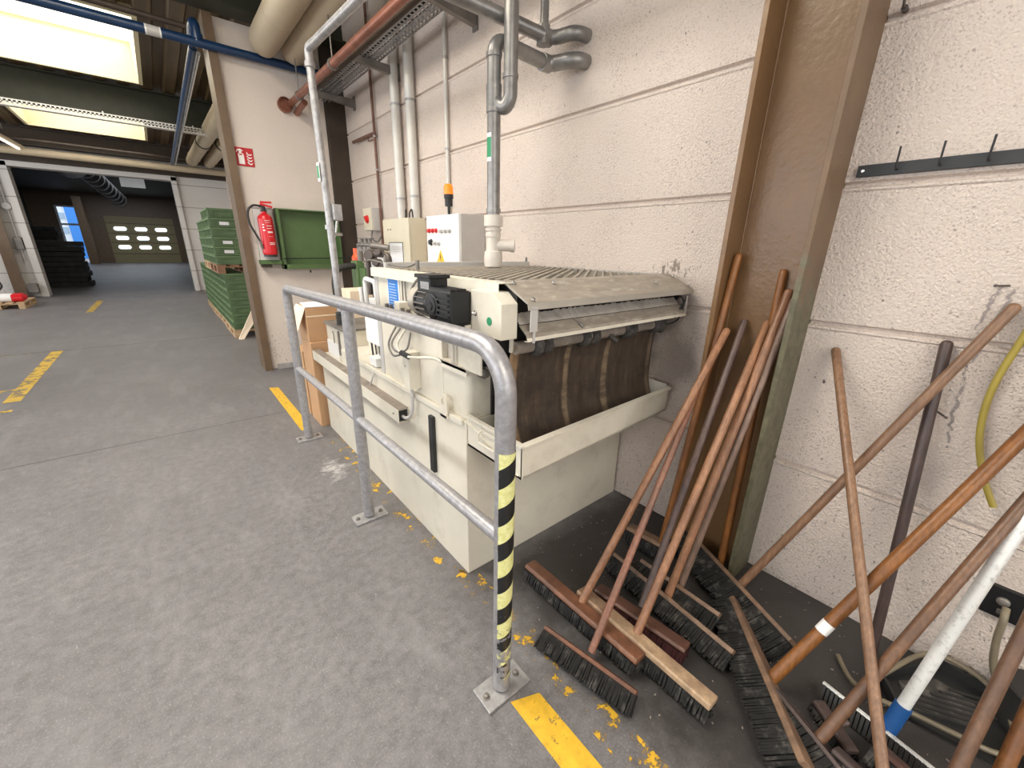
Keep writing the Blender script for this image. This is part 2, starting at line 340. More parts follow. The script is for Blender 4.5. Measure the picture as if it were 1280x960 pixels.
# ------------------------------------------------------------------ mesh helpers
ORG = {}
def tag(o, label=None, cat=None, group=None, kind=None):
    if label: o['label'] = label
    if cat: o['category'] = cat
    if group: o['group'] = group
    if kind: o['kind'] = kind
    return o
def thing(name, label, cat, loc, group=None):
    o = bpy.data.objects.new(name, None); col.objects.link(o); o.empty_display_size = .1
    o.location = loc; ORG[o.name] = Vector(loc)
    return tag(o, label, cat, group)
class MB:
    """collects shapes (world coordinates) for one mesh"""
    def __init__(s): s.v = []; s.f = []; s.sm = []; s.cuts = []
    def cut(s):
        """what follows is a piece of its own"""
        if s.v: s.cuts.append((len(s.v), len(s.f)))
        return s
    def add(s, vs, fs, smooth=False):
        k = len(s.v); s.v += [tuple(p) for p in vs]; s.f += [tuple(i + k for i in f) for f in fs]; s.sm += [smooth] * len(fs)
        return s
    def box(s, a, b):
        x0, y0, z0 = (min(a[i], b[i]) for i in range(3)); x1, y1, z1 = (max(a[i], b[i]) for i in range(3))
        return s.add([(x0, y0, z0), (x1, y0, z0), (x1, y1, z0), (x0, y1, z0), (x0, y0, z1), (x1, y0, z1), (x1, y1, z1), (x0, y1, z1)],
                     [(0, 3, 2, 1), (4, 5, 6, 7), (0, 1, 5, 4), (1, 2, 6, 5), (2, 3, 7, 6), (3, 0, 4, 7)])
    def obox(s, c, ax, ay, az, hx, hy, hz, ch=0):
        """oriented box, optional chamfered long edges"""
        c = Vector(c); ax, ay, az = (Vector(q).normalized() for q in (ax, ay, az))
        if ch:
            pr = [(hy, -hz + ch), (hy, hz - ch), (hy - ch, hz), (-hy + ch, hz), (-hy, hz - ch), (-hy, -hz + ch), (-hy + ch, -hz), (hy - ch, -hz)]
        else: pr = [(hy, -hz), (hy, hz), (-hy, hz), (-hy, -hz)]
        n = len(pr); vs = []
        for sx in (-hx, hx): vs += [c + ax * sx + ay * p + az * q for p, q in pr]
        fs = [(i, (i + 1) % n, (i + 1) % n + n, i + n) for i in range(n)] + [tuple(range(n))[::-1], tuple(range(n, 2 * n))]
        return s.add(vs, fs)
    def prism(s, poly, axis, a, b):
        """poly: 2D points; axis: 'x' -> (y,z), 'y' -> (x,z), 'z' -> (x,y)"""
        def P(p, t): return {'x': (t, p[0], p[1]), 'y': (p[0], t, p[1]), 'z': (p[0], p[1], t)}[axis]
        n = len(poly); vs = [P(p, a) for p in poly] + [P(p, b) for p in poly]
        return s.add(vs, [(i, (i + 1) % n, (i + 1) % n + n, i + n) for i in range(n)] + [tuple(range(n))[::-1], tuple(range(n, 2 * n))])
    def tube(s, pts, r, seg=12, cap=True):
        pts = [Vector(p) for p in pts]; n = len(pts)
        rs = r if isinstance(r, (list, tuple)) else [r] * n
        t0 = (pts[1] - pts[0]).normalized()
        up = Vector((0, 0, 1)) if abs(t0.z) < .9 else Vector((1, 0, 0))
        u = t0.cross(up).normalized(); vs = []
        for i, p in enumerate(pts):
            t = ((pts[min(i + 1, n - 1)] - pts[max(i - 1, 0)])).normalized()
            u = (u - t * u.dot(t)).normalized(); w_ = t.cross(u)
            # keep width at mitred bends
            for k in range(seg):
                a = 2 * PI * k / seg; vs.append(p + (u * math.cos(a) + w_ * math.sin(a)) * rs[i])
        fs = [(i * seg + k, i * seg + (k + 1) % seg, (i + 1) * seg + (k + 1) % seg, (i + 1) * seg + k) for i in range(n - 1) for k in range(seg)]
        s.add(vs, fs, True)
        if cap:
            s.add(vs[:seg], [tuple(range(seg))[::-1]]); s.add(vs[-seg:], [tuple(range(seg))])
        return s
    def lathe(s, base, axis, prof, seg=20):
        """prof: (distance along axis, radius)"""
        base = Vector(base); ax = Vector(axis).normalized()
        return s.tube_prof([base + ax * d for d, _ in prof], [r for _, r in prof], ax, seg)
    def tube_prof(s, pts, rs, ax, seg):
        up = Vector((0, 0, 1)) if abs(ax.z) < .9 else Vector((1, 0, 0))
        u = ax.cross(up).normalized(); w_ = ax.cross(u); n = len(pts)
        for i in range(n - 1):
            vs = []
            for j in (i, i + 1):
                vs += [pts[j] + (u * math.cos(2 * PI * k / seg) + w_ * math.sin(2 * PI * k / seg)) * rs[j] for k in range(seg)]
            s.add(vs, [(k, (k + 1) % seg, (k + 1) % seg + seg, k + seg) for k in range(seg)], True)
        for j, rev in ((0, True), (n - 1, False)):
            vs = [pts[j] + (u * math.cos(2 * PI * k / seg) + w_ * math.sin(2 * PI * k / seg)) * rs[j] for k in range(seg)]
            s.add(vs, [tuple(range(seg))[::-1] if rev else tuple(range(seg))])
        return s
    def sheet(s, pts2, axis, a, b, th):
        """folded sheet: open polyline with thickness"""
        n = len(pts2); off = []
        for i in range(n):
            d = Vector(pts2[min(i + 1, n - 1)]) - Vector(pts2[max(i - 1, 0)]); d.normalize()
            off.append((pts2[i][0] - d.y * th, pts2[i][1] + d.x * th))
        for i in range(n - 1):
            s.prism([pts2[i], pts2[i + 1], off[i + 1], off[i]], axis, a, b)
        return s
    def build(s, name, m, parent=None, bevel=0, bseg=2, label=None):
        if s.cuts:
            cs = [(0, 0)] + s.cuts + [(len(s.v), len(s.f))]; o = None
            for (v0, f0), (v1, f1) in zip(cs, cs[1:]):
                if v1 <= v0: continue
                q = MB(); q.v = s.v[v0:v1]; q.f = [tuple(i - v0 for i in f) for f in s.f[f0:f1]]; q.sm = s.sm[f0:f1]
                o = q.build(name, m, parent, bevel, bseg, label)
            return o
        vs = s.v
        if parent is not None: org = ORG[parent.name]
        else:
            xs = [[p[i] for p in vs] for i in range(3)]
            org = Vector(((min(xs[0]) + max(xs[0])) / 2, (min(xs[1]) + max(xs[1])) / 2, min(xs[2])))
        me = bpy.data.meshes.new(name)
        me.from_pydata([(p[0] - org.x, p[1] - org.y, p[2] - org.z) for p in vs], [], s.f)
        for p, q in zip(me.polygons, s.sm): p.use_smooth = q
        bm = bmesh.new(); bm.from_mesh(me); bmesh.ops.recalc_face_normals(bm, faces=bm.faces)
        bm.to_mesh(me); bm.free()
        me.materials.append(MATS[m] if isinstance(m, str) else m)
        o = bpy.data.objects.new(name, me); col.objects.link(o)
        if parent is not None: o.parent = parent
        else: o.location = org
        ORG[o.name] = org
        if bevel:
            bv = o.modifiers.new('bevel', 'BEVEL'); bv.width = bevel; bv.segments = bseg; bv.limit_method = 'ANGLE'; bv.angle_limit = .6
        if label: o['label'] = label
        return o
def arc(c, a, b, r0, n=6):
    """quarter-ish arc: centre c, from c+a*r to c+b*r (a, b unit, orthogonal)"""
    c, a, b = Vector(c), Vector(a), Vector(b)
    return [c + (a * math.cos(t * PI / 2 / n) + b * math.sin(t * PI / 2 / n)) * r0 for t in range(n + 1)]
def bend_path(pts, r=.06, n=6):
    """polyline with rounded corners"""
    P = [Vector(p) for p in pts]; out = [P[0]]
    for i in range(1, len(P) - 1):
        a = (P[i - 1] - P[i]).normalized(); b = (P[i + 1] - P[i]).normalized()
        th = a.angle(b); d = min(r / max(math.tan(th / 2), .05), (P[i - 1] - P[i]).length * .49, (P[i + 1] - P[i]).length * .49)
        p0 = P[i] + a * d; p1 = P[i] + b * d
        for k in range(n + 1):
            t = k / n; out.append(p0 * (1 - t) ** 2 + P[i] * 2 * t * (1 - t) + p1 * t * t)
    out.append(P[-1]); return out
def smooth_path(pts, n=8):
    P = [Vector(p) for p in pts]; out = []
    for i in range(len(P) - 1):
        p0, p1, p2, p3 = P[max(i - 1, 0)], P[i], P[i + 1], P[min(i + 2, len(P) - 1)]
        for k in range(n):
            t = k / n
            out.append(.5 * ((2 * p1) + (p2 - p0) * t + (2 * p0 - 5 * p1 + 4 * p2 - p3) * t * t + (3 * p1 - p0 - 3 * p2 + p3) * t ** 3))
    out.append(P[-1]); return out
def struct(o, label=None): return tag(o, label, None, None, 'structure')
def copy_tree(o, parent=None):
    c = o.copy(); col.objects.link(c)
    if parent is not None: c.parent = parent
    for ch in list(o.children): copy_tree(ch, c)
    return c
def text_mesh(name, s, size, m, parent, origin, xdir, ydir, align='CENTER', ext=.0006, label=None):
    """lettering as real flat geometry: origin, writing direction, up direction"""
    cu = bpy.data.curves.new(name, 'FONT'); cu.body = s; cu.size = size; cu.align_x = align; cu.align_y = 'CENTER'; cu.extrude = ext
    t = bpy.data.objects.new(name + '_tmp', cu); col.objects.link(t)
    dg = bpy.context.evaluated_depsgraph_get(); me = bpy.data.meshes.new_from_object(t.evaluated_get(dg))
    bpy.data.objects.remove(t)
    X = Vector(xdir).normalized(); Y = Vector(ydir).normalized(); Z = X.cross(Y)
    org = ORG[parent.name]
    for v in me.vertices:
        p = Vector(origin) + X * v.co.x + Y * v.co.y + Z * v.co.z - org; v.co = p
    me.materials.clear(); me.materials.append(MATS[m])
    o = bpy.data.objects.new(name, me); col.objects.link(o); o.parent = parent; ORG[o.name] = org
    return o

# ================================================================== SETTING
WX = 2.02
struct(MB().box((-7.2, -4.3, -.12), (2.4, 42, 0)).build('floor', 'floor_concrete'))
# right wall: panel courses with recessed joints
def wall_profile(x, joints, ztop):
    p = [(x, 0)]
    for z in joints: p += [(x, z - .024), (x - .005, z - .018), (x - .004, z - .010), (x + .014, z - .004), (x + .018, z + .006), (x, z + .013)]
    p += [(x, ztop), (x + .22, ztop), (x + .22, 0)]
    return p
J = [.602, 1.234, 1.745, 2.25, 2.76, 3.27, 3.78]
b_ = MB()
b_.prism(wall_profile(WX, J, 4.0), 'y', -4.1, 17.0)
struct(b_.build('wall_right', 'wall_paint'))
# back wall beside the passage
struct(MB().box((.815, 5.67, 0), (WX, 5.9, 3.60)).build('wall_back', 'wall_paint_smooth'))
struct(MB().box((.88, 5.62, 0), (WX, 5.67, .055)).build('baseboard_back', 'concrete_kerb'))
struct(MB().box((.735, 5.60, 0), (.815, 5.62, 3.60)).box((.735, 5.62, 0), (.747, 5.93, 3.60)).box((.80, 5.62, 0), (.812, 5.93, 3.6)).build('trim_1', 'brown_trim'))
# left and front walls (outside the frame), openings added to let sky light in
def wall_with_gap(name, axis, at, th, a, b, g0, g1, z0, z1, m='wall_paint_far'):
    def B(u0, u1, c0, c1):
        return ((at, u0, c0), (at + th, u1, c1)) if axis == 'x' else ((u0, at, c0), (u1, at + th, c1))
    mb = MB()
    for q in (B(a, g0, 0, 4), B(g1, b, 0, 4), B(g0, g1, 0, z0), B(g0, g1, z1, 4)):
        if abs(q[0][0] - q[1][0]) > 1e-6 and abs(q[0][1] - q[1][1]) > 1e-6: mb.box(*q)
    return struct(mb.build(name, m))
wall_with_gap('wall_left', 'x', -6.2, .2, -4.1, 16.7, -3.3, 15.2, 1.1, 3.6)
wall_with_gap('wall_front', 'y', -4.3, .2, -6.2, 2.4, -2.8, 1.6, 1.0, 3.4)
# far wall with the hall opening
mb = MB().box((-6.0, 16.7, 0), (-2.6, 17.0, 4.0)).box((.72, 16.7, 0), (WX, 17.0, 4.0)).box((-2.6, 16.7, 3.24), (.72, 17.0, 4.0))
struct(mb.build('wall_far', 'wall_paint_far'))
struct(MB().box((-2.66, 16.62, 0), (-2.52, 17.02, 3.30)).box((.66, 16.62, 0), (.78, 17.02, 3.30)).box((-2.66, 16.62, 3.20), (.78, 17.02, 3.32)).build('trim_2', 'wall_paint_far'))
# ceiling deck, corrugated along Y, with skylight openings
def deck(x0, x1, y0, y1, z=4.0):
    mb = MB(); pts = []; x = x0; per = .30; k = math.floor(x0 / per)
    while True:
        for dx, dz in ((0, 0), (.14, 0), (.17, .055), (.27, .055), (.30, 0)):
            px = k * per + dx
            if px < x0: continue
            if px > x1: break
            pts.append((px, z + dz))
        k += 1
        if k * per > x1: break
    pts = [(x0, pts[0][1])] + pts + [(x1, pts[-1][1])]
    q = [pts[0]]
    for p in pts[1:]:
        if p[0] - q[-1][0] > 1e-5: q.append(p)
    poly = q + [(x1, z + .12), (x0, z + .12)]
    return poly
mb = MB()
mb.prism(deck(SKY_X[1] + .05, 2.24, 0, 0), 'y', -4.1, 16.7)
mb.prism(deck(-6.2, SKY_X[0] - .05, 0, 0), 'y', -4.1, 16.7)
ys = [-4.1] + [v for ab in SKYL for v in ab] + [16.7]
for i in range(0, len(ys), 2): mb.prism(deck(SKY_X[0] - .05, SKY_X[1] + .05, 0, 0), 'y', ys[i] + (.05 if i else 0), ys[i + 1] - (.05 if i + 2 < len(ys) else 0))
struct(mb.build('ceiling', 'deck'))
for i, (a, b) in enumerate(SKYL):
    x0, x1 = SKY_X; mb = MB(); z0, z1 = 3.95, 4.52
    mb.box((x0 - .05, a - .05, z0), (x0, b + .05, z1)).box((x1, a - .05, z0), (x1 + .05, b + .05, z1))
    mb.box((x0, a - .05, z0), (x1, a, z1)).box((x0, b, z0), (x1, b + .05, z1))
    o = mb.build('window_%d' % (i + 1), 'shaft'); struct(o)
    mb = MB().box((x0 - .05, a - .05, z1), (x1 + .05, b + .05, z1 + .03)).build('pane', 'skylight_pane', o)
# hall beyond the opening
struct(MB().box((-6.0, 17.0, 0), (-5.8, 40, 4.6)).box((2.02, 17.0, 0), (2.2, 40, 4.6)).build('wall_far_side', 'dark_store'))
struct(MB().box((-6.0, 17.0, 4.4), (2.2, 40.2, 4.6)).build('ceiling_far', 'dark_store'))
mb = MB().box((-6, 40, 0), (-4.62, 40.2, 4.6)).box((-4.62, 40, 3.55), (-3.5, 40.2, 4.6)).box((-3.5, 40, 0), (-2.45, 40.2, 4.6)).box((-2.45, 40, 3.05), (1.15, 40.2, 4.6)).box((1.15, 40, 0), (2.2, 40.2, 4.6))
struct(mb.build('wall_far_end', 'brown_trim'))
# sectional garage door with nine lit panes
gd = struct(MB().box((-2.45, 40.02, .0), (1.15, 40.10, 3.05)).build('door_1', 'garage_panel'))
mb = MB()
for z in (.62, 1.35, 1.95, 2.60): mb.box((-2.45, 40.005, z - .012), (1.15, 40.03, z + .012))
mb.build('panel_joint', 'dark_beam', gd)
for r_ in range(3):
    for c_ in range(3):
        cx_, cz_ = -1.78 + c_ * 1.08, 1.05 + .60 * r_
        pts = []
        for k in range(16):
            a = 2 * PI * k / 16; pts.append((cx_ + (.20 if math.cos(a) > 0 else -.20) + .13 * math.cos(a), cz_ + .13 * math.sin(a)))
        MB().prism(pts, 'y', 39.99, 40.025).build('pane', 'door_pane', gd)
# tall glazed door beside it and the blue and white building outside
wd = struct(MB().box((-4.62, 40.0, 0), (-4.52, 40.1, 3.55)).box((-3.6, 40.0, 0), (-3.5, 40.1, 3.55)).box((-4.52, 40.0, 3.45), (-3.6, 40.1, 3.55)).box((-4.52, 40, 2.35), (-3.6, 40.1, 2.47)).build('door_2', 'facade_white'))
bld = thing('office_building', 'blue and white building seen through the glazed door at the far end', 'building', (-5, 50, 0))
MB().box((-12, 50, -1), (-4.9, 52, 9)).build('facade', 'facade_white', bld)
MB().box((-5.25, 49.9, -1), (1, 52, 9)).build('blue_wall', 'facade_blue', bld)
for z in (.8, 1.9, 3.0, 4.1):
    for x in (-6.3, -5.7, -5.2):
        MB().box((x, 49.96, z), (x + .35, 50.02, z + .5)).build('window', 'bluish_glass', bld)
struct(MB().box((-14, 40.3, -.1), (6, 53, -.02)).build('ground_outside', 'concrete_kerb'))

# beams
def ibeam_x(name, y0, y1, z0, z1, x0, x1, m, label):
    t = .02; mb = MB(); ym = (y0 + y1) / 2
    mb.box((x0, y0, z0), (x1, y1, z0 + t)).box((x0, y0, z1 - t), (x1, y1, z1)).box((x0, ym - .012, z0 + t), (x1, ym + .012, z1 - t))
    o = mb.build(name, m); return tag(o, label, 'beam')
ibeam_x('roof_beam', 5.36, 5.60, 3.60, 3.985, -6.0, WX, 'beam_paint', 'dark olive steel roof beam above the white wall with the extinguisher')
ibeam_x('roof_beam', 10.45, 10.72, 3.52, 3.985, -6.0, WX, 'beam_paint', 'dark roof beam crossing between the two skylights')
ibeam_x('roof_beam', 15.75, 16.0, 3.6, 3.985, -6.0, WX, 'dark_beam', 'furthest dark roof beam just in front of the hall opening')
tag(MB().box((-6.0, 16.48, 3.32), (WX, 16.62, 3.56)).build('lintel_beam', 'dark_beam'), 'brown horizontal beam right above the opening to the far hall', 'beam')

# ================================================================== NEAR COLUMN
def column(label, y0, y1, x0, m1, m2, gp=None):
    t = thing('steel_column', label, 'column', ((x0 + WX) / 2, (y0 + y1) / 2, 0), gp)
    MB().box((x0 + .14, y0 + .02, 0), (x0 + .155, y1 - .02, 3.98)).build('web', m1, t)
    MB().box((x0, y1 - .02, 0), (x0 + .28, y1, 3.98)).build('flange', m1, t, .002)
    MB().tube([(x0 + .138, y1 - .022, 0), (x0 + .138, y1 - .022, 3.98)], .005, 8).build('weld', m1, t)
    MB().box((x0, y0, 0), (x0 + .28, y0 + .02, 3.98)).build('flange', m2, t, .002)
    return t
c1 = column('large brown painted steel column between the wall panels with broomsticks leaning in it', .495, .808, 1.80, 'brown_paint', 'column_edge' if 'column_edge' in MATS else 'brown_paint')
# olive wear on the near flange: a second coat showing through low down
m, nt, b = new_mat('column_edge')
v = coord(nt, 'World'); g = node(nt, 'ShaderNodeSeparateXYZ'); geo = node(nt, 'ShaderNodeNewGeometry'); nt.links.new(geo.outputs['Position'], g.inputs[0])
k_ = math_(nt, 'ADD', math_(nt, 'MULTIPLY', math_(nt, 'SUBTRACT', 1.62, g.outputs['Z']), 1.6), math_(nt, 'MULTIPLY', math_(nt, 'SUBTRACT', noise(nt, v, 12, 8, .7), .5), 2.2))
br_ = ramp(nt, noise(nt, v, 6, 5), [(.3, (.13, .078, .043)), (.7, (.18, .112, .062))])
ol_ = ramp(nt, noise(nt, v, 16, 6, .7), [(.35, (.070, .066, .036)), (.6, (.145, .13, .078))])
c_ = mix(nt, ramp(nt, k_, [(.2, 0), (.5, 1)]), br_, ol_)
c_ = mix(nt, ramp(nt, noise(nt, v, 40, 6, .75), [(.62, 0), (.68, .8)]), c_, (.05, .03, .02))
nt.links.new(c_, b.inputs['Base Color']); b.inputs['Roughness'].default_value = .5
[ch for ch in c1.children if ch.name.startswith('flange')][-1].data.materials[0] = m
column('dark brown steel column in the far corner beside the white block wall', 5.60, 5.669, 1.80, 'dark_beam', 'dark_beam')

# ================================================================== WALL FITTINGS, right
hr = thing('hook_rail', 'black metal coat hook rail with upright pins on the rough white wall', 'hook rail', (2.0, .13, 1.77))
MB().box((2.006, -.25, 1.770), (2.019, .463, 1.808)).build('bar', 'black_plastic', hr, .001)
for k in range(7):
    y = .354 - k * .106
    MB().tube(bend_path([(2.012, y, 1.785), (1.985, y, 1.782), (1.975, y, 1.85)], .012, 4), .0030, 8).build('hook', 'black_plastic', hr)
MB().lathe((2.007, .447, 1.789), (-1, 0, 0), [(0, .006), (.003, .006), (.004, .004)], 10).build('screw', 'bright_steel', hr)
tag(MB().tube(bend_path([(2.03, .45, 2.262), (1.985, .45, 2.262), (1.975, .45, 2.29)], .01), .004, 8).tube([(2.025, .45, 2.262), (2.0, .45, 2.262)], .009, 10).build('wall_hook', 'nail_metal'),
    'small dark hook in the wall joint at the top beside the brown column', 'hook')
for y0_, z_, l_, ty, lb in ((.065, .986, .075, .04, 'long dark nail in the white wall behind the dark grey stick'),
                            (.395, 1.008, .035, .01, 'small rusty nail in the wall left of the thin stick'),
                            (.0, 1.420, .045, -.03, 'dark nail above the cracked stain near the tip of the long brown stick')):
    tag(MB().tube([(2.025, y0_, z_), (2.02 - l_, y0_ - ty, z_)], .0032, 8).lathe((2.02 - l_, y0_ - ty, z_), (-1, 0, 0), [(0, .005), (.002, .005)], 8).build('nail', 'nail_metal'), lb, 'nail')
# yellow hose hanging on the wall
tag(MB().tube(smooth_path([(1.985, -.15, 1.75), (1.985, -.10, 1.5), (2.0, -.066, 1.273), (2.0, -.048, 1.1), (1.995, -.060, .95), (1.985, -.10, .82), (1.975, -.152, .716)]), .0095, 12).build('hose', 'hose_yellow'),
    'olive yellow hose end hanging down the white wall on the right', 'hose')
# stain run in the cracked paint
m, nt, b = new_mat('crack_stain'); v = coord(nt, 'World')
b.inputs['Base Color'].default_value = (.30, .26, .25, 1); b.inputs['Roughness'].default_value = .9
nt.links.new(ramp(nt, noise(nt, v, 45, 8, .75), [(.42, 0), (.52, .85)]), b.inputs['Alpha'])
mb = MB()
def strip(mb, pts, wd):
    vs = []; fs = []
    for i, (y, z) in enumerate(pts):
        w_ = wd * (1 - .5 * i / len(pts)) * random.uniform(.6, 1.3)
        vs += [(2.0165, y - w_, z), (2.0165, y + w_, z)]
    for i in range(len(pts) - 1): fs.append((2 * i, 2 * i + 1, 2 * i + 3, 2 * i + 2))
    mb.add(vs, fs)
def wiggle(p0, p1, n, a):
    out = []
    for i in range(n + 1):
        t = i / n; out.append((p0[0] + (p1[0] - p0[0]) * t + random.uniform(-a, a), p0[1] + (p1[1] - p0[1]) * t))
    return out
strip(mb, wiggle((.035, 1.225), (-.0, .86), 26, .006), .006)
strip(mb, wiggle((.02, 1.42), (.035, 1.27), 14, .006), .006)
strip(mb, wiggle((-.01, 1.42), (.0, 1.27), 14, .006), .006)
strip(mb, wiggle((-.02, 1.36), (.005, 1.26), 10, .010), .016)
strip(mb, wiggle((.01, 1.225), (.03, 1.12), 10, .005), .005)
o = mb.build('wall_stain', m); o['kind'] = 'structure'
o.name = 'trim_3'
# black socket plate low on the wall
sp_ = thing('wall_plate', 'black metal wall plate with a round knob low on the wall at the right edge', 'wall plate', (2.01, -.30, .31))
MB().box((2.000, -.42, .318), (2.019, -.222, .432)).build('plate', 'black_paint', sp_, .001)
MB().lathe((2.0, -.262, .385), (-1, 0, 0), [(0, .017), (.006, .016), (.010, .011), (.012, .004)], 14).build('knob', 'dull_steel', sp_)
MB().tube([(2.0, -.262, .350), (1.985, -.262, .346)], .006, 10).build('stud', 'dull_steel', sp_)
tag(MB().tube(smooth_path([(1.985, -.272, .375), (1.955, -.274, .345), (1.95, -.282, .25), (1.945, -.305, .15), (1.90, -.36, .07), (1.80, -.40, .03), (1.72, -.46, .02)]), .010, 12).build('hose', 'hose_clear'),
    'dirty translucent hose running down from the black wall plate to the floor', 'hose')
tag(MB().tube(smooth_path([(1.66, -.06, .03), (1.71, -.055, .035), (1.80, -.085, .05), (1.93, -.14, .07), (1.985, -.20, .075), (1.99, -.30, .06), (1.93, -.38, .03), (1.80, -.40, .055), (1.70, -.35, .055), (1.665, -.25, .058), (1.645, -.15, .052), (1.63, -.07, .04), (1.66, .0, .02), (1.75, .06, .012)]), .0085, 10).build('hose', 'hose_clear'),
    'coil of dirty translucent hose lying over the black dustpan', 'hose')

# ================================================================== FLOOR MARKINGS (thin paint layers)
def paint(pts, m, z=.0015):
    mb = MB(); n = len(pts); mb.add([(x, y, z) for x, y in pts], [tuple(range(n))]); return mb
def mark(mb, m, label):
    o = mb.build('floor_marking', m); tag(o, label, 'floor marking'); o['kind'] = 'structure'; return o
mark(paint([(.645, -.6), (.745, -.6), (.745, .70), (.645, .74)], 0), 'line_yellow', 'bold yellow floor stripe in front of the near rail post')
mark(paint([(.64, 3.52), (.725, 3.52), (.725, 4.85), (.64, 4.9)], 0), 'line_yellow', 'yellow floor stripe beyond the far rail post')
mark(paint([(.79, -.5), (.91, -.5), (.90, 1.30), (.80, 1.45)], 0), 'line_yellow_flecks', 'flaking yellow line remains between the near post and the brooms')
mark(paint([(.77, 1.45), (.86, 1.31), (.86, 3.3), (.77, 3.3)], 0), 'line_yellow_flecks', 'flaking yellow line along the foot of the machine')
mark(paint([(-1.43, 5.85), (-1.31, 5.85), (-1.31, 8.33), (-1.43, 8.33)], 0), 'line_yellow_faded', 'worn yellow floor stripe at the left')
mark(paint([(-4.5, 6.27), (-1.43, 6.27), (-1.43, 6.36), (-4.5, 6.36)], 0), 'line_yellow_faded', 'thin yellow cross line joining the left stripe')
mark(paint([(-4.5, 5.50), (-1.31, 5.50), (-1.31, 5.57), (-4.5, 5.57)], 0), 'line_yellow_faded', 'short yellow dash at the left edge below the stripe')
mark(paint([(-4.5, 8.28), (-1.5, 8.28), (-1.5, 8.36), (-4.5, 8.36)], 0), 'line_pale', 'faint pale cross line at the left')
mark(paint([(-1.48, 12.6), (-1.36, 12.6), (-1.36, 15.0), (-1.48, 15.0)], 0), 'line_yellow_faded', 'faded yellow dash further back towards the opening')
mb = MB()
def joint(p0, p1, n, a, wd):
    vs = []; fs = []
    for i in range(n + 1):
        t = i / n; y = p0[1] + (p1[1] - p0[1]) * t + random.uniform(-a, a); x = p0[0] + (p1[0] - p0[0]) * t
        vs += [(x, y - wd, .001), (x, y + wd, .001)]
    for i in range(n): fs.append((2 * i, 2 * i + 2, 2 * i + 3, 2 * i + 1))
    mb.add(vs, fs)
joint((-4, 4.06), (.72, 4.06), 60, .004, .0035); joint((-4, 8.42), (.9, 8.30), 60, .006, .007)
o = mb.build('floor_joint', 'dark_dust'); o['kind'] = 'structure'
# chalky strip at the wall end
# ================================================================== GUARD RAIL
gr = thing('guard_rail', 'galvanised tubular guard rail with striped near post in front of the machine', 'railing', (.652, 2.05, 0))
R0 = .0305; RX = .652
path = [(RX, .80, .02)] + arc((RX, .93, 1.115), (0, -1, 0), (0, 0, 1), .13, 10) + [(RX, 1.5, 1.238)] + arc((RX, 3.27, 1.142), (0, 0, 1), (0, 1, 0), .055, 6) + [(RX, 3.325, .02)]
MB().tube(path, R0, 24).build('top_rail', 'galvanised_rail', gr)
MB().tube([(RX, 2.04, .02), (RX, 2.04, 1.20)], R0 * .97, 24).build('middle_post', 'galvanised_rail', gr)
MB().tube([(RX, .80, .645), (RX, 2.04, .620)], .0235, 20).tube([(RX, 2.04, .620), (RX, 3.325, .595)], .0235, 20).build('knee_rail', 'galvanised_rail', gr)
for y in (.80, 2.04, 3.325):
    p = MB().box((.563, y - .05, .001), (.747, y + .05, .012)).build('base_plate', 'galvanised', gr, .0015)
    for sx in (-.066, .066):
        MB().lathe((RX + sx, y, .012), (0, 0, 1), [(0, .013), (.003, .013), (.0031, .0085), (.012, .0085), (.014, .004)], 8).build('bolt', 'dull_steel', p)
MB().tube([(RX, .80, .07), (RX, .80, .955)], R0 + .0012, 28, False).build('warning_tape', 'hazard_tape', gr, label='black and pale yellow diagonal warning tape')

# ================================================================== THE MACHINE (band filter)
F = thing('band_filter_machine', 'large cream coolant band filter machine with hooded brown belt against the wall', 'filter machine', (1.42, 2.3, 0))
MX0, MX1 = .86, 2.0
MB().box((MX0, 1.32, 0), (MX1, 2.92, .80)).box((MX0, 2.92, 0), (MX1, 3.46, .66)).build('base_tank', 'machine_paint', F, .004)
MB().box((MX0 - .012, 1.335, .78), (MX0, 2.85, .805)).build('rim', 'machine_paint', F, .002)
# black recessed handle strip on the base
MB().box((MX0 - .018, 1.585, .435), (MX0, 1.625, .735)).build('grip_strip', 'black_plastic', F, .003)
# open cable channel on the front
ch = MB().box((.80, 1.87, .615), (.803, 3.47, .688)).box((.803, 1.87, .615), (.86, 3.47, .618)).box((.803, 1.87, .685), (.86, 3.47, .686)).box((.857, 1.87, .615), (.86, 3.47, .688)).build('cable_channel', 'machine_paint', F)
MB().box((.802, 1.872, .6865), (.859, 3.468, .690)).build('channel_lid', 'brown_dust', ch)
MB().box((.804, 1.885, .619), (.856, 1.89, .684)).build('channel_end', 'black_plastic', ch)  # black plate stands for the shade inside the open channel end
MB().lathe((.80, 1.93, .652), (-1, 0, 0), [(0, .006), (.004, .005)], 10).build('screw', 'dull_steel', ch)
# upper tank with rounded near corner
prof = [(.875, 2.22), (.875, 1.36)] + [(.905 - .03 * math.cos(t * PI / 12), 1.36 - .03 * math.sin(t * PI / 12)) for t in range(1, 7)] + [(1.96, 1.33), (1.96, 2.22)]
MB().prism(prof, 'z', .80, 1.02).build('upper_tank', 'machine_paint', F, .003)
MB().box((.872, 1.52, .80), (.90, 2.22, 1.36)).build('side_panel', 'machine_paint', F, .002)
MB().box((.874, 1.32, 1.16), (.90, 1.52, 1.36)).box((.874, 1.32, 1.03), (.90, 1.40, 1.16)).build('side_panel', 'machine_paint', F, .002)
MB().box((.90, 1.36, 1.02), (1.0, 2.2, 1.34)).build('inner_casing', 'machine_paint_dirty', F)
MB().box((.858, 1.31, 1.018), (.93, 1.53, 1.034)).box((.858, 1.31, 1.0), (.864, 1.53, 1.034)).build('tank_flange', 'machine_paint', F, .002)
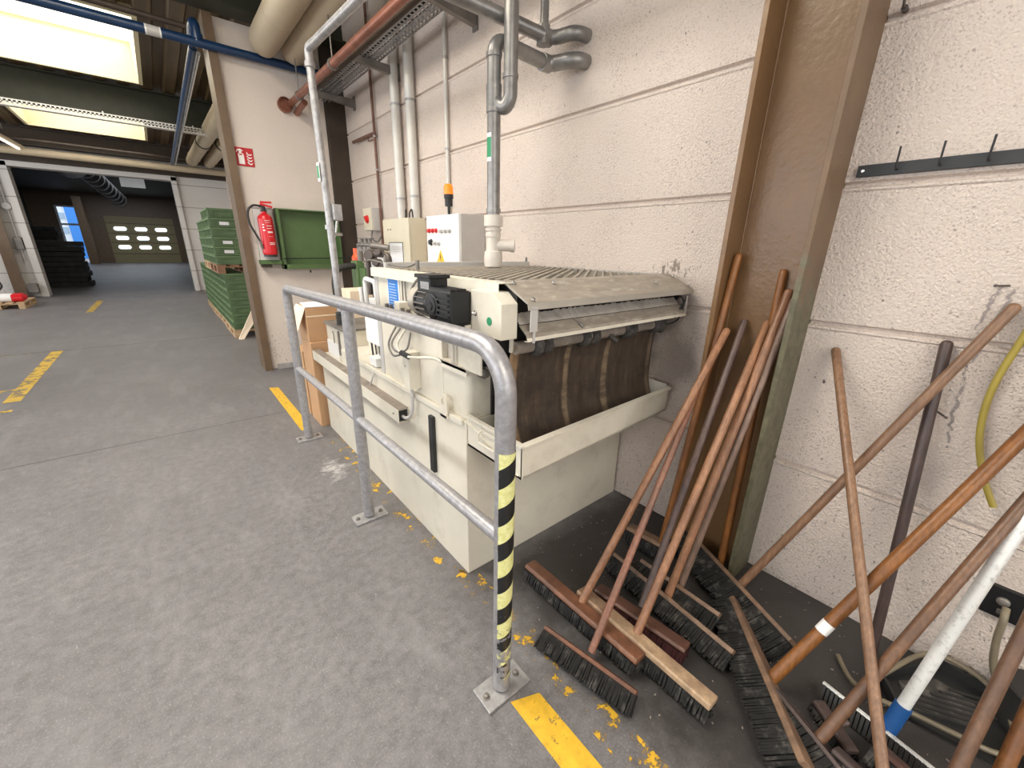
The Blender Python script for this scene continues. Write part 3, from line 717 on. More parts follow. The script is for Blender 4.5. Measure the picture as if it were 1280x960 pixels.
MB().lathe((.935, 1.315, 1.01), (0, -1, 0), [(0, .022), (.03, .022), (.032, .014), (.045, .014)], 12).build('pipe_fitting', 'dull_steel', F)
# lifting lug
pts = [(1.44, .78), (1.50, .78), (1.50, .845)] + [(1.47 + .03 * math.cos(PI * t / 8), .852 + .03 * math.sin(PI * t / 8)) for t in range(9)] + [(1.44, .845)]
mb = MB(); n_ = 20
ring = [(1.47 + .014 * math.cos(2 * PI * t / n_), .850 + .017 * math.sin(2 * PI * t / n_)) for t in range(n_)]
outer = []
for t in range(n_):
    a = 2 * PI * t / n_; dx, dz = math.cos(a), math.sin(a)
    if dz >= 0: outer.append((1.47 + .032 * dx, .852 + .032 * dz))
    else:
        s_ = min(.032 / max(abs(dx), 1e-3), .075 / max(abs(dz), 1e-3)); outer.append((1.47 + dx * s_, .852 + dz * s_))
vs = [(x, p[0], p[1]) for x in (.838, .846) for q in (ring, outer) for p in q]
fs = []
for t in range(n_):
    u = (t + 1) % n_
    fs += [(t, u, n_ + u, n_ + t), (2 * n_ + t, 3 * n_ + t, 3 * n_ + u, 2 * n_ + u), (n_ + t, n_ + u, 3 * n_ + u, 3 * n_ + t), (t, 2 * n_ + t, 2 * n_ + u, u)]
mb.add(vs, fs).box((.838, 1.44, .776), (.862, 1.50, .79)); mb.build('lifting_lug', 'machine_paint', F)
# corner post and far frame of upper body
MB().box((.868, 2.17, .80), (.90, 2.22, 1.37)).build('corner_post', 'grey_enamel', F, .002)
MB().box((.90, 2.19, .80), (1.97, 2.215, 1.36)).build('rear_panel', 'machine_paint_dirty', F, .002)
MB().box((1.955, 1.34, .80), (1.975, 2.2, 1.36)).build('wall_side_panel', 'machine_paint_dirty', F, .002)
# top edge strip (angle) along the front
MB().sheet([(.858, 1.345), (.858, 1.385), (.915, 1.385)], 'y', 1.10, 2.22, .004).build('top_edge', 'machine_paint', F)
MB().box((.90, 1.10, 1.352), (1.97, 2.2, 1.358)).build('deck_plate', 'dark_store', F)  # dark plate under the grating: shade of its gaps put into colour
# expanded metal grating: diamond lattice of thin bars
mb = MB(); x0, x1, y0, y1 = .925, 1.965, 1.15, 2.17; sp = .038; zc = 1.378
def clipline(p, d):
    t0, t1 = -9, 9
    for i, (lo, hi) in enumerate(((x0, x1), (y0, y1))):
        if abs(d[i]) < 1e-9: continue
        a, b2 = (lo - p[i]) / d[i], (hi - p[i]) / d[i]
        if a > b2: a, b2 = b2, a
        t0, t1 = max(t0, a), min(t1, b2)
    return (t0, t1) if t1 - t0 > .01 else None
for ang, hh in ((math.radians(38), .014), (math.radians(118), .005)):
    d = (math.cos(ang), math.sin(ang)); nrm = (-d[1], d[0])
    for k in range(-45, 46):
        p = ((x0 + x1) / 2 + nrm[0] * sp * k, (y0 + y1) / 2 + nrm[1] * sp * k); c = clipline(p, d)
        if c:
            m0 = (c[0] + c[1]) / 2; L = (c[1] - c[0]) / 2
            mb.obox((p[0] + d[0] * m0, p[1] + d[1] * m0, zc), (d[0], d[1], 0), (nrm[0], nrm[1], .35), (0, 0, 1), L, .0042, hh)
gt = mb.build('grating', 'grating_metal', F)
MB().box((.92, 2.17, 1.36), (1.97, 2.19, 1.392)).box((1.955, 1.15, 1.36), (1.97, 2.19, 1.392)).build('grating_frame', 'grey_enamel', gt)
MB().box((.93, 2.195, 1.375), (1.985, 2.225, 1.415)).build('cross_bar', 'grey_enamel', F, .003)
for x, h in ((1.96, .03), (.935, .035)): MB().lathe((x, 2.205, 1.415), (0, 0, 1), [(0, .008), (h * .6, .008), (h, .005)], 10).build('bar_bolt', 'dull_steel', F)
MB().lathe((1.60, 1.42, 1.39), (0, 0, 1), [(0, .012), (.008, .012), (.012, .006)], 10).build('grating_clip', 'dull_steel', F)
MB().tube([(.97, 1.90, 1.37), (.97, 1.90, 1.435)], .010, 10).build('stub_fitting', 'dull_steel', F)
MB().tube(smooth_path([(.97, 1.90, 1.425), (.97, 2.02, 1.40), (.95, 2.2, 1.405), (.93, 2.4, 1.42), (.96, 2.6, 1.40)]), .005, 8).build('air_hose', 'dull_steel', F)
# hood sheet, folded lip, lower guard
hd = MB().sheet([(1.155, 1.392), (1.115, 1.390), (.990, 1.330), (.989, 1.327)], 'x', .895, 1.975, .003).build('hood', 'dusty_sheet', F)
MB().sheet([(.990, 1.331), (.984, 1.308)], 'x', .893, 1.977, .003).build('hood_lip', 'lip_metal', hd)
MB().prism([(1.155, 1.394), (1.115, 1.3925), (.990, 1.3325), (.990, 1.328), (1.115, 1.386), (1.155, 1.388)], 'x', .889, .895).build('hood_edge', 'lip_metal', hd)
for x, y, z in ((.925, 1.105, 1.389), (.925, 1.0, 1.342), (1.11, 1.09, 1.384), (1.74, 1.05, 1.365), (1.95, 1.09, 1.384), (1.955, 1.005, 1.342)):
    MB().lathe((x, y, z - .002), (0, -.43, .9), [(0, .010), (.002, .010), (.0021, .006), (.008, .006), (.009, .002)], 8).build('bolt', 'bright_steel', hd)
MB().prism([(1.155, 1.386), (1.11, 1.384), (1.045, 1.350), (1.045, 1.20), (1.155, 1.20)], 'x', .893, .899).build('hood_cheek', 'black_paint', F)  # cheeks coloured black to stand for the dark gap beside the hood
MB().prism([(1.15, 1.386), (1.11, 1.384), (1.005, 1.328), (1.10, 1.22), (1.15, 1.2)], 'x', 1.955, 1.96).build('hood_cheek', 'black_paint', F)
lg = MB().sheet([(1.038, 1.250), (1.00, 1.222), (.996, 1.212)], 'x', .90, 1.955, .003).build('lower_guard', 'dusty_sheet', F)
mb = MB(); n_ = 90
vs = []
for i in range(n_ + 1):
    x = .902 + 1.05 * i / n_; zt = 1.286 + random.uniform(-.004, .003)
    vs += [(x, 1.072, zt), (x, 1.040, 1.252)]
mb.add(vs, [(2 * i, 2 * i + 2, 2 * i + 3, 2 * i + 1) for i in range(n_)]); mb.build('dust_layer', 'pale_dust', lg)
MB().sheet([(.996, 1.212), (.992, 1.200), (1.01, 1.198)], 'x', .90, 1.955, .003).build('guard_lip', 'machine_paint', F)
MB().tube([(1.18, 1.01, 1.235), (1.185, .995, 1.222)], .007, 8).tube([(1.165, 1.03, 1.255), (1.195, 1.0, 1.225)], .002, 6).build('guard_latch', 'dull_steel', lg)
MB().box((.905, .985, 1.235), (.935, .990, 1.318)).tube([(.925, .99, 1.235), (.925, .99, 1.195)], .005, 8).build('hanging_tab', 'grey_enamel', F)
MB().sheet([(1.06, 1.30), (.995, 1.30), (.995, 1.21)], 'x', 1.94, 1.955, .003).build('end_bracket', 'grey_enamel', F)
MB().tube([(1.90, 1.02, 1.19), (1.96, 1.0, 1.30)], .005, 8).tube(smooth_path([(1.87, 1.06, 1.15), (1.93, 1.02, 1.18), (1.94, 1.01, 1.27), (1.92, 1.03, 1.30)]), .004, 6).build('cable', 'black_rubber', F)
# roller and gunk under the guard
rl = MB().tube([(.92, 1.085, 1.158), (1.90, 1.085, 1.158)], .024, 16).build('roller', 'brown_dust', F)
mb = MB()
for x in (1.0, 1.05, 1.27, 1.33, 1.56, 1.60, 1.80, 1.84):
    mb.cut().lathe((x, 1.085, 1.158), (1, 0, 0), [(0, .03), (.012, .043), (.03, .044), (.042, .03)], 12)
mb.cut().tube([(1.45, 1.07, 1.15), (1.48, 1.05, 1.12)], .012, 8).tube([(1.86, 1.10, 1.16), (1.90, 1.08, 1.12)], .02, 10)
mb.build('roller_collar', 'dark_dust', rl)
MB().box((.90, 1.15, 1.13), (1.95, 1.17, 1.35)).build('inner_plate', 'dark_store', F)  # dark sheet added for the shade in the slot below the hood lip
MB().box((.995, 1.318, .80), (1.955, 1.329, 1.34)).box((.93, 1.318, 1.03), (.995, 1.329, 1.34)).build('inner_back', 'dark_store', F)  # dark sheets stand for the shade in the gap behind the belt
# belt: hanging cloth with a soft S shape
prof = [(1.085, 1.165), (1.105, 1.11), (1.115, 1.04), (1.118, .97), (1.118, .90), (1.112, .85), (1.095, .80), (1.07, .75)]
bp = smooth_path([(0, p[0], p[1]) for p in prof], 4)
mb = MB(); nx = 48; vs = []; fs = []
for i in range(nx + 1):
    x = .912 + (1.885 - .912) * i / nx
    for p in bp:
        wv = .004 * math.sin(x * 21 + p.z * 5) + .003 * math.sin(x * 47)
        edge = .012 * math.exp(-((1.885 - x) / .03) ** 2) * math.sin((p.z - .75) * 7)
        vs.append((x + edge, p.y + wv, p.z))
L = len(bp)
for i in range(nx):
    for j in range(L - 1): fs.append((i * L + j, (i + 1) * L + j, (i + 1) * L + j + 1, i * L + j + 1))
mb.add(vs, fs, True); o = mb.build('filter_belt', 'filter_belt', F)
sd = o.modifiers.new('thick', 'SOLIDIFY'); sd.thickness = .004
# trough/tray
TL, TR, TY0, TY1 = .868, 1.965, .968, 1.03
def tray_quad(z0, z1, t):
    return
mb = MB()
mb.add([(TL, TY0, .690), (TR, TY1, .680), (TR, TY1, .815), (TL, TY0, .835), (TL, TY0 + .006, .690), (TR, TY1 + .006, .680), (TR, TY1 + .006, .815), (TL, TY0 + .006, .835)],
       [(0, 1, 2, 3), (4, 7, 6, 5), (3, 2, 6, 7), (0, 4, 5, 1), (0, 3, 7, 4), (1, 5, 6, 2)])
mb.box((TL, TY0, .690), (TL + .006, 1.325, .835)).box((TR - .006, TY1, .680), (TR, 1.325, .815)).box((TL, 1.319, .690), (TR, 1.325, .80))
mb.add([(TL, TY0, .69), (TR, TY1, .68), (TR, 1.32, .68), (TL, 1.32, .69), (TL, TY0, .70), (TR, TY1, .69), (TR, 1.32, .69), (TL, 1.32, .70)],
       [(0, 3, 2, 1), (4, 5, 6, 7), (0, 1, 5, 4), (1, 2, 6, 5), (2, 3, 7, 6), (3, 0, 4, 7)])
tr = mb.build('catch_tray', 'machine_paint', F)
MB().add([(TL, TY0 - .016, .832), (TR, TY1 - .016, .812), (TR, TY1 + .004, .818), (TL, TY0 + .004, .838), (TL, TY0 - .016, .824), (TR, TY1 - .016, .804), (TR, TY1 + .004, .806), (TL, TY0 + .004, .826)],
         [(0, 1, 2, 3), (4, 7, 6, 5), (0, 4, 5, 1), (1, 5, 6, 2), (2, 6, 7, 3), (3, 7, 4, 0)]).box((TL - .012, TY0 - .01, .826), (TL + .006, 1.32, .836)).build('tray_rim', 'machine_paint', tr)
MB().prism([(TL + .008, TY0 + .012), (TR - .014, TY1 + .012), (TR - .014, 1.31), (TL + .008, 1.31)], 'z', .704, .735).build('sludge', 'dark_dust', tr)
MB().box((TR - .012, TY1 + .01, .735), (TR - .007, 1.25, .83)).build('stained_end', 'machine_paint_dirty', tr)
# tray side: folded gusset line and bent-wire handle
MB().add([(TL - .004, 1.325, .79), (TL - .004, 1.01, .70), (TL - .004, .985, .70), (TL - .004, 1.325, .805), (TL, 1.325, .79), (TL, 1.01, .70), (TL, .985, .70), (TL, 1.325, .805)],
         [(0, 1, 2, 3), (4, 7, 6, 5), (0, 4, 5, 1), (1, 5, 6, 2), (2, 6, 7, 3), (3, 7, 4, 0)]).build('gusset', 'machine_paint', tr)
MB().tube(bend_path([(TL, 1.21, .80), (TL - .022, 1.21, .80), (TL - .022, 1.21, .755), (TL - .022, 1.10, .755), (TL - .022, 1.10, .80), (TL, 1.10, .80)], .01, 4), .0045, 8).box((TL - .006, 1.09, .792), (TL, 1.22, .808)).build('tray_handle', 'machine_paint', tr)
# gear cover box at the near corner
gc = MB().prism([(1.215, 1.205), (1.04, 1.205), (1.04, 1.325), (1.09, 1.36), (1.215, 1.36)], 'x', .822, .893).build('gear_cover', 'machine_paint', F, .003)
MB().lathe((.822, 1.105, 1.262), (-1, 0, 0), [(0, .0145), (.0012, .0145)], 24).build('round_sticker', 'green_sticker', gc, label='round green sticker')
MB().lathe((.822, 1.185, 1.280), (-1, 0, 0), [(0, .010), (.003, .010), (.0031, .006), (.014, .006), (.018, .003)], 10).build('bolt', 'bright_steel', gc)
MB().box((.835, 1.16, 1.16), (.875, 1.32, 1.19)).box((.862, 1.215, 1.03), (.872, 1.33, 1.205)).build('cover_bracket', 'machine_paint', F, .002)
MB().tube([(.885, 1.06, 1.205), (.90, 1.08, 1.15)], .008, 8).cut().tube([(.868, 1.42, 1.16), (.868, 1.42, 1.035)], .008, 10).cut().tube([(.868, 1.40, 1.16), (.868, 1.40, 1.035)], .005, 10).build('stay_rod', 'machine_paint_dirty', F)
# gear motor
gm = MB().box((.735, 1.215, 1.235), (.822, 1.37, 1.355)).build('gear_motor', 'black_paint', F, .008, 3)
gm['label'] = 'black gear motor with finned housing'
mb = MB()
for k in range(6): mb.box((.728, 1.222, 1.245 + k * .0185), (.737, 1.30, 1.252 + k * .0185))
for k in range(4): mb.box((.74 + k * .02, 1.222, 1.352), (.747 + k * .02, 1.36, 1.361))
mb.box((.745, 1.23, 1.222), (.81, 1.35, 1.24)); mb.build('housing_fin', 'black_paint', gm)
MB().lathe((.737, 1.335, 1.295), (-1, 0, 0), [(0, .044), (.008, .044), (.009, .034), (.013, .033), (.014, .016), (.018, .015)], 24).build('gear_face', 'black_paint', gm)
MB().lathe((.78, 1.37, 1.295), (0, 1, 0), [(0, .056), (.02, .056), (.021, .048), (.10, .048), (.101, .052), (.11, .052)], 24).build('motor_body', 'black_paint', gm)
mb = MB()
for k in range(16):
    a = 2 * PI * k / 16; c_, s_ = math.cos(a), math.sin(a)
    mb.obox((.78 + c_ * .052, 1.43, 1.295 + s_ * .052), (0, 1, 0), (c_, 0, s_), (-s_, 0, c_), .04, .006, .0014)
mb.build('cooling_fin', 'dull_steel', gm)
MB().lathe((.78, 1.48, 1.295), (0, 1, 0), [(0, .054), (.05, .054), (.065, .046), (.07, .02)], 24).build('fan_cowl', 'grating_metal', gm)
MB().box((.74, 1.36, 1.335), (.815, 1.46, 1.392)).box((.732, 1.352, 1.388), (.823, 1.468, 1.402)).build('terminal_box', 'black_paint', gm, .003)
MB().box((.7385, 1.366, 1.349), (.7395, 1.432, 1.376)).build('rating_plate', 'bright_steel', gm)
MB().tube(smooth_path([(.78, 1.46, 1.37), (.775, 1.52, 1.375), (.76, 1.56, 1.32), (.765, 1.55, 1.25), (.80, 1.46, 1.215), (.84, 1.38, 1.21)]), .0055, 8).build('motor_cable', 'dull_steel', gm)
for k in range(3): MB().lathe((.77, 1.462, 1.372 - k * .0), (0, 1, 0), [(0, .012), (.012, .012), (.013, .009), (.02, .009)], 8).build('cable_gland', 'bright_steel', gm) if k == 0 else None
MB().box((.80, 1.22, 1.19), (.875, 1.40, 1.232)).build('motor_mount', 'machine_paint', F, .003)
# blue notice on the panel
bs = MB().box((.866, 1.905, 1.185), (.872, 2.040, 1.350)).build('notice_plate', 'white_print', F, label='blue printed instruction notice')
MB().box((.8645, 1.915, 1.192), (.8685, 2.028, 1.342)).build('notice_print', 'blue_sign', bs)
mb = MB()
for k in range(9): mb.box((.8635, 1.93 + .02 * random.random(), 1.21 + k * .0135), (.8648, 2.015, 1.2118 + k * .0135))
mb.build('notice_text', 'white_print', bs)
MB().tube([(.862, 1.855, 1.345), (.860, 1.855, 1.20)], .004, 8).tube([(.862, 1.825, 1.345), (.860, 1.815, 1.20)], .004, 8).build('cable', 'dull_steel', F)
# valve cluster below the notice
vc = MB().box((.815, 1.80, 1.165), (.868, 1.86, 1.25)).build('junction_box', 'machine_paint', F, .003)
mb = MB()
for y in (1.74, 1.80, 1.86, 1.93, 1.98): mb.lathe((.83, y, 1.165), (0, 0, 1), [(0, .012), (.02, .012), (.021, .018), (.04, .018), (.041, .010), (.06, .010)], 10)
mb.tube([(.83, 1.70, 1.175), (.83, 2.0, 1.175)], .012, 10); mb.build('valve_manifold', 'dull_steel', F)
# upright duct box with cable
db = MB().box((.812, 1.735, .835), (.872, 1.80, 1.02)).build('cable_duct', 'machine_paint', F, .002)
MB().lathe((.812, 1.77, .95), (-1, 0, 0), [(0, .006), (.004, .005)], 10).build('screw', 'bright_steel', db)
MB().tube(smooth_path([(.835, 1.765, .835), (.835, 1.765, .76), (.835, 1.785, .69), (.83, 1.84, .648), (.83, 1.90, .645)]), .0085, 10).build('cable', 'grey_enamel', F)
MB().tube(smooth_path([(.835, 1.90, 1.12), (.80, 1.92, 1.04), (.79, 1.86, .99), (.80, 1.80, 1.0)]), .005, 8).tube(smooth_path([(.835, 1.85, 1.12), (.79, 1.86, 1.05), (.785, 1.80, 1.02), (.81, 1.74, 1.04), (.83, 1.73, 1.12)]), .005, 8).build('cable', 'dull_steel', F)
MB().tube(smooth_path([(.835, 1.80, 1.12), (.80, 1.82, 1.05), (.79, 1.76, 1.02), (.80, 1.68, 1.015), (.845, 1.56, 1.03), (.865, 1.50, 1.02)]), .0065, 8).build('cable', 'machine_paint', F)
MB().tube([(.79, 1.76, 1.022), (.80, 1.70, 1.012)], .013, 10).build('cable_coupler', 'black_rubber', F)
# far side: settling box with lid, small control box, white fittings
sb = MB().box((.90, 2.92, .66), (1.32, 3.36, .915)).build('settling_box', 'machine_paint', F, .004)
MB().box((.885, 2.905, .915), (1.34, 3.375, .932)).build('lid', 'dull_steel', sb, .002)
MB().tube(smooth_path([(.89, 3.18, .875), (.882, 3.15, .885), (.882, 3.13, .87), (.882, 3.13, .80)]), .004, 8).box((.888, 3.04, .72), (.90, 3.06, .90)).build('box_handle', 'dull_steel', sb)
MB().box((.895, 3.1, .66), (.90, 3.36, .79)).build('lower_panel', 'white_enamel', sb)
cb = MB().box((.95, 2.30, .82), (1.10, 2.62, 1.10)).build('control_box', 'machine_paint', F, .004)
MB().box((.90, 2.26, .93), (.95, 2.50, 1.08)).build('white_cover', 'white_enamel', F, .003)
for y in (2.48, 2.42, 2.36): MB().tube([(.92, y, .93), (.93, y + .01, .80)], .006 if y > 2.45 else .004, 8).build('cable', 'black_rubber', F)
lb_ = MB().box((.87, 2.30, .805), (.93, 2.40, .86)).build('limit_switch', 'white_enamel', F, .003)
MB().box((.93, 2.29, .81), (.955, 2.34, .88)).build('switch_body', 'black_plastic', lb_, .003)
MB().tube(smooth_path([(.87, 2.33, .80), (.84, 2.30, .75), (.835, 2.34, .69)]), .006, 8).build('cable', 'grey_enamel', F)
# pump cluster behind the far corner
pc = MB().lathe((1.02, 2.52, 1.10), (0, 0, 1), [(0, .06), (.05, .06), (.052, .045), (.17, .045), (.172, .052), (.2, .05), (.21, .03)], 20).build('circulation_pump', 'black_paint', F)
MB().tube(bend_path([(.93, 2.36, 1.10), (.93, 2.36, 1.30), (.93, 2.52, 1.31), (.93, 2.52, 1.12), (.93, 2.60, 1.12), (.93, 2.60, 1.25)], .03), .014, 10).build('pipe_loop', 'white_enamel', pc)
MB().box((.92, 2.30, 1.09), (.95, 2.46, 1.20)).build('gauge_frame', 'white_enamel', pc, .004)
mb = MB()
for y, z, r in ((2.34, 1.38, .03), (2.45, 1.40, .025), (2.55, 1.44, .035), (2.40, 1.46, .02)):
    mb.lathe((1.0, y, z), (-.7, -.7, .1), [(0, r), (.03, r), (.031, r * .6), (.05, r * .6), (.051, r * .9), (.06, r * .8)], 12)
mb.tube(bend_path([(1.0, 2.30, 1.30), (1.0, 2.30, 1.45), (1.0, 2.62, 1.45), (1.0, 2.62, 1.20)], .04), .016, 10)
mb.build('valve_group', 'nail_metal', pc)
MB().box((1.06, 2.38, 1.12), (1.2, 2.62, 1.34)).build('pump_casing', 'dull_steel', pc, .01)

# rear pump set between the machine and the far corner
rp = thing('coolant_pump', 'small orange coolant pump with dark valves standing behind the machine', 'pump', (1.62, 4.3, 0))
MB().box((1.45, 4.05, 0), (1.85, 4.6, .75)).build('pump_base', 'machine_paint_dirty', rp, .01)
MB().lathe((1.60, 4.48, .75), (0, 0, 1), [(0, .06), (.35, .06), (.36, .045), (.58, .045), (.59, .06), (.63, .06), (.66, .04), (.72, .04)], 20).build('pump_body', 'orange_pump', rp)
MB().box((1.50, 4.25, .75), (1.58, 4.42, 1.35)).box((1.52, 4.12, 1.0), (1.66, 4.32, 1.28)).build('motor_housing', 'green_paint', rp, .01)
mb = MB().tube(bend_path([(1.60, 4.40, 1.30), (1.60, 4.40, 1.50), (1.60, 4.05, 1.50), (1.72, 3.95, 1.48)], .04), .03, 12)
for y in (4.32, 4.2, 4.1): mb.lathe((1.60, y, 1.44), (0, 0, 1), [(0, .04), (.05, .04), (.06, .055), (.075, .055), (.08, .02), (.12, .02), (.121, .04), (.13, .04)], 12)
mb.build('valve', 'dull_steel', rp)
MB().tube(smooth_path([(1.55, 4.30, 1.30), (1.35, 4.3, 1.28), (1.3, 4.35, 1.15), (1.32, 4.4, .9)]), .03, 12).build('suction_hose', 'black_rubber', rp)
tag(MB().prism([(1.17, 3.55), (1.46, 3.52), (1.46, 3.85), (1.20, 3.86)], 'z', .0, 1.13).build('cardboard_box', 'cardboard_pale', bevel=.004), 'pale open cardboard box wedged behind the rail beside the grey conduit', 'box')

# grey conduit standing on the settling box
cp = thing('conduit_pipe', 'grey steel conduit rising from the machine and bending overhead', 'pipe', (.955, 3.12, .93))
MB().tube([(.955, 3.14, 1.03), (.958, 3.17, 1.9), (.955, 3.19, 2.62)], .024, 16).tube(bend_path([(.955, 3.19, 2.58), (.955, 3.19, 2.665), (.957, 3.05, 2.655), (.97, 1.2, 2.56)], .05), .024, 16).build('tube', 'galvanised', cp)
mb = MB()
for z in (1.06, 1.60, 2.56): mb.cut().lathe((.955, 3.15 + (z - 1.0) * .025, z), (0, 0, 1), [(0, .024), (.001, .031), (.03, .031), (.031, .024)], 16)
mb.build('coupling', 'galvanised', cp)
mb = MB()
for k in range(5): mb.lathe((.955, 3.13, .933 + k * .019), (0, 0, 1), [(0, .032), (.003, .040), (.014, .040), (.018, .032)], 16)
mb.build('bellows', 'black_rubber', cp)
lb = MB().box((.925, 3.155, 1.905), (.929, 3.20, 2.02)).build('flow_label', 'white_print', cp); MB().box((.924, 3.160, 1.925), (.926, 3.195, 2.00)).build('label_print', 'green_sticker', lb)
jb = MB().box((.975, 3.11, 1.66), (1.035, 3.17, 1.765)).build('junction_box', 'galvanised', cp, .006)
MB().tube(smooth_path([(1.0, 3.14, 1.66), (.985, 3.15, 1.58), (.96, 3.15, 1.52)]), .008, 8).tube([(.97, 3.12, 1.57), (1.02, 3.12, 1.57)], .011, 8).build('elbow_fitting', 'bright_steel', jb)

# ================================================================== PIPES ON AND NEAR THE WALL
def collar(mb, p, ax, r, L=.03, e=.006):
    mb.cut(); p = Vector(p); mb.lathe(p - Vector(ax).normalized() * L / 2, ax, [(0, r), (.001, r + e), (L - .001, r + e), (L, r)], 20)
dp = thing('drain_pipe', 'grey drain pipe with a white plastic tee standing on the machine grating', 'pipe', (1.50, 1.98, 1.385))
mb = MB().tube([(1.5, 1.98, 1.40), (1.5, 1.98, 1.66)], .040, 24)
mb.lathe((1.5, 1.98, 1.395), (0, 0, 1), [(0, .040), (.002, .052), (.05, .054), (.085, .050), (.09, .040)], 24)
mb.lathe((1.5, 1.98, 1.615), (0, 0, 1), [(0, .040), (.002, .054), (.06, .054), (.062, .040)], 24)
mb.lathe((1.5, 1.98, 1.56), (0, 0, 1), [(0, .040), (.001, .044), (.019, .044), (.02, .040)], 20).lathe((1.5, 1.98, 1.594), (0, 0, 1), [(0, .040), (.001, .047), (.011, .047), (.012, .040)], 20)
mb.lathe((1.5, 1.98, 1.515), (.72, -.69, 0), [(.02, .032), (.10, .032), (.101, .037), (.125, .037), (.126, .030)], 20)
mb.build('plastic_tee', 'plastic_pipe', dp, label='off-white plastic tee piece')
MB().tube(bend_path([(1.5, 1.98, 1.66), (1.5, 1.98, 2.50), (WX - .14, 1.98, 2.485)], .07, 8), .036, 24).build('tube', 'pipe_grey', dp)
mb = MB()
for z in (1.70, 2.19, 2.29, 2.43): collar(mb, (1.5, 1.98, z), (0, 0, 1), .036, .022, .005)
collar(mb, (1.86, 1.98, 2.486), (1, 0, 0), .036, .06, .007); mb.build('collar', 'pipe_grey', dp)
MB().tube(smooth_path([(1.86, 1.98, 2.486), (1.90, 1.95, 2.486), (1.93, 1.87, 2.485), (1.97, 1.83, 2.485), (2.03, 1.82, 2.485)]), .038, 20).build('wall_elbow', 'pipe_grey', dp)
def curved_label(cx_, cy_, r, a0, a1, z0, z1):
    mb = MB(); n = 6; vs = []
    for i in range(n + 1):
        a = a0 + (a1 - a0) * i / n; vs += [(cx_ + r * math.cos(a), cy_ + r * math.sin(a), z0), (cx_ + r * math.cos(a), cy_ + r * math.sin(a), z1)]
    return mb.add(vs, [(2 * i, 2 * i + 2, 2 * i + 3, 2 * i + 1) for i in range(n)])
lb = curved_label(1.5, 1.98, .0368, PI * .82, PI * 1.18, 1.945, 2.08).build('flow_label', 'white_print', dp)
curved_label(1.5, 1.98, .0373, PI * .85, PI * 1.17, 1.965, 2.06).build('label_print', 'green_sticker', lb)
lp = thing('branch_pipe', 'grey vertical pipe curving into the drain pipe with a hooked elbow', 'pipe', (1.53, 1.88, 2.2))
MB().tube([(1.545, 1.90, 3.95), (1.545, 1.90, 2.30)] + smooth_path([(1.545, 1.90, 2.28), (1.543, 1.902, 2.235), (1.53, 1.925, 2.20), (1.515, 1.955, 2.21), (1.502, 1.975, 2.235)]), .036, 24).build('tube', 'pipe_grey', lp)
mb = MB(); collar(mb, (1.545, 1.90, 2.33), (0, 0, 1), .036, .02, .004); collar(mb, (1.5, 1.98, 2.24), (0, 0, 1), .036, .13, .004); mb.build('collar', 'pipe_grey', lp)
up_ = thing('header_pipe', 'upper grey pipe leaving the wall horizontally above the drain pipe', 'pipe', (1.5, 1.98, 2.65))
MB().tube([(.3, 1.99, 2.605), (1.86, 1.98, 2.605)] + smooth_path([(1.88, 1.97, 2.605), (1.91, 1.93, 2.605), (1.93, 1.86, 2.605), (1.97, 1.83, 2.605), (2.03, 1.825, 2.605)]), .034, 20).build('tube', 'pipe_grey', up_)
mb = MB(); collar(mb, (1.86, 1.98, 2.605), (1, 0, 0), .034, .06, .007); collar(mb, (1.835, 1.98, 2.605), (0, 0, 1), .030, .09, .006); mb.build('collar', 'pipe_grey', up_)
MB().tube([(1.835, 1.975, 2.605), (1.835, 1.975, 3.95)], .023, 16).build('riser', 'pipe_grey', up_)
# vertical wall pipes
def vpipe(x, y, z0, z1, r, m, label, cl, gp=None):
    t = thing('wall_pipe', label, 'pipe', (x, y, z0), gp)
    MB().tube([(x, y, z0), (x, y, z1)], r, 20).build('tube', m, t)
    mb = MB()
    for z in cl:
        collar(mb, (x, y, z), (0, 0, 1), r, .018, .005); mb.box((x, y - .006, z - .006), (WX, y + .006, z + .006))
    mb.build('clamp', 'galvanised', t); return t
vpipe(1.965, 4.13, 1.755, 3.95, .042, 'wall_pipe', 'left one of the two thick pale pipes rising from the beige cabinet', (1.95, 2.76, 3.4))
vpipe(1.965, 3.83, 1.755, 3.95, .042, 'wall_pipe', 'right one of the two thick pale pipes rising from the beige cabinet', (1.95, 2.73, 3.4))
vpipe(1.995, 3.27, 1.3, 3.95, .0155, 'wall_pipe', 'thin pale wall pipe behind the orange beacon', (2.27, 2.9))
cpp = vpipe(1.99, 4.72, 1.45, 3.95, .014, 'old_copper', 'thin dark copper wall pipe with a side branch near the corner', (2.28, 2.6))
MB().tube([(1.99, 4.72, 2.63), (1.97, 5.30, 2.63)], .016, 12).tube([(1.99, 4.9, 2.63), (1.99, 4.9, 2.58), (2.01, 4.75, 2.585)], .006, 8).build('side_branch', 'old_copper', cpp)
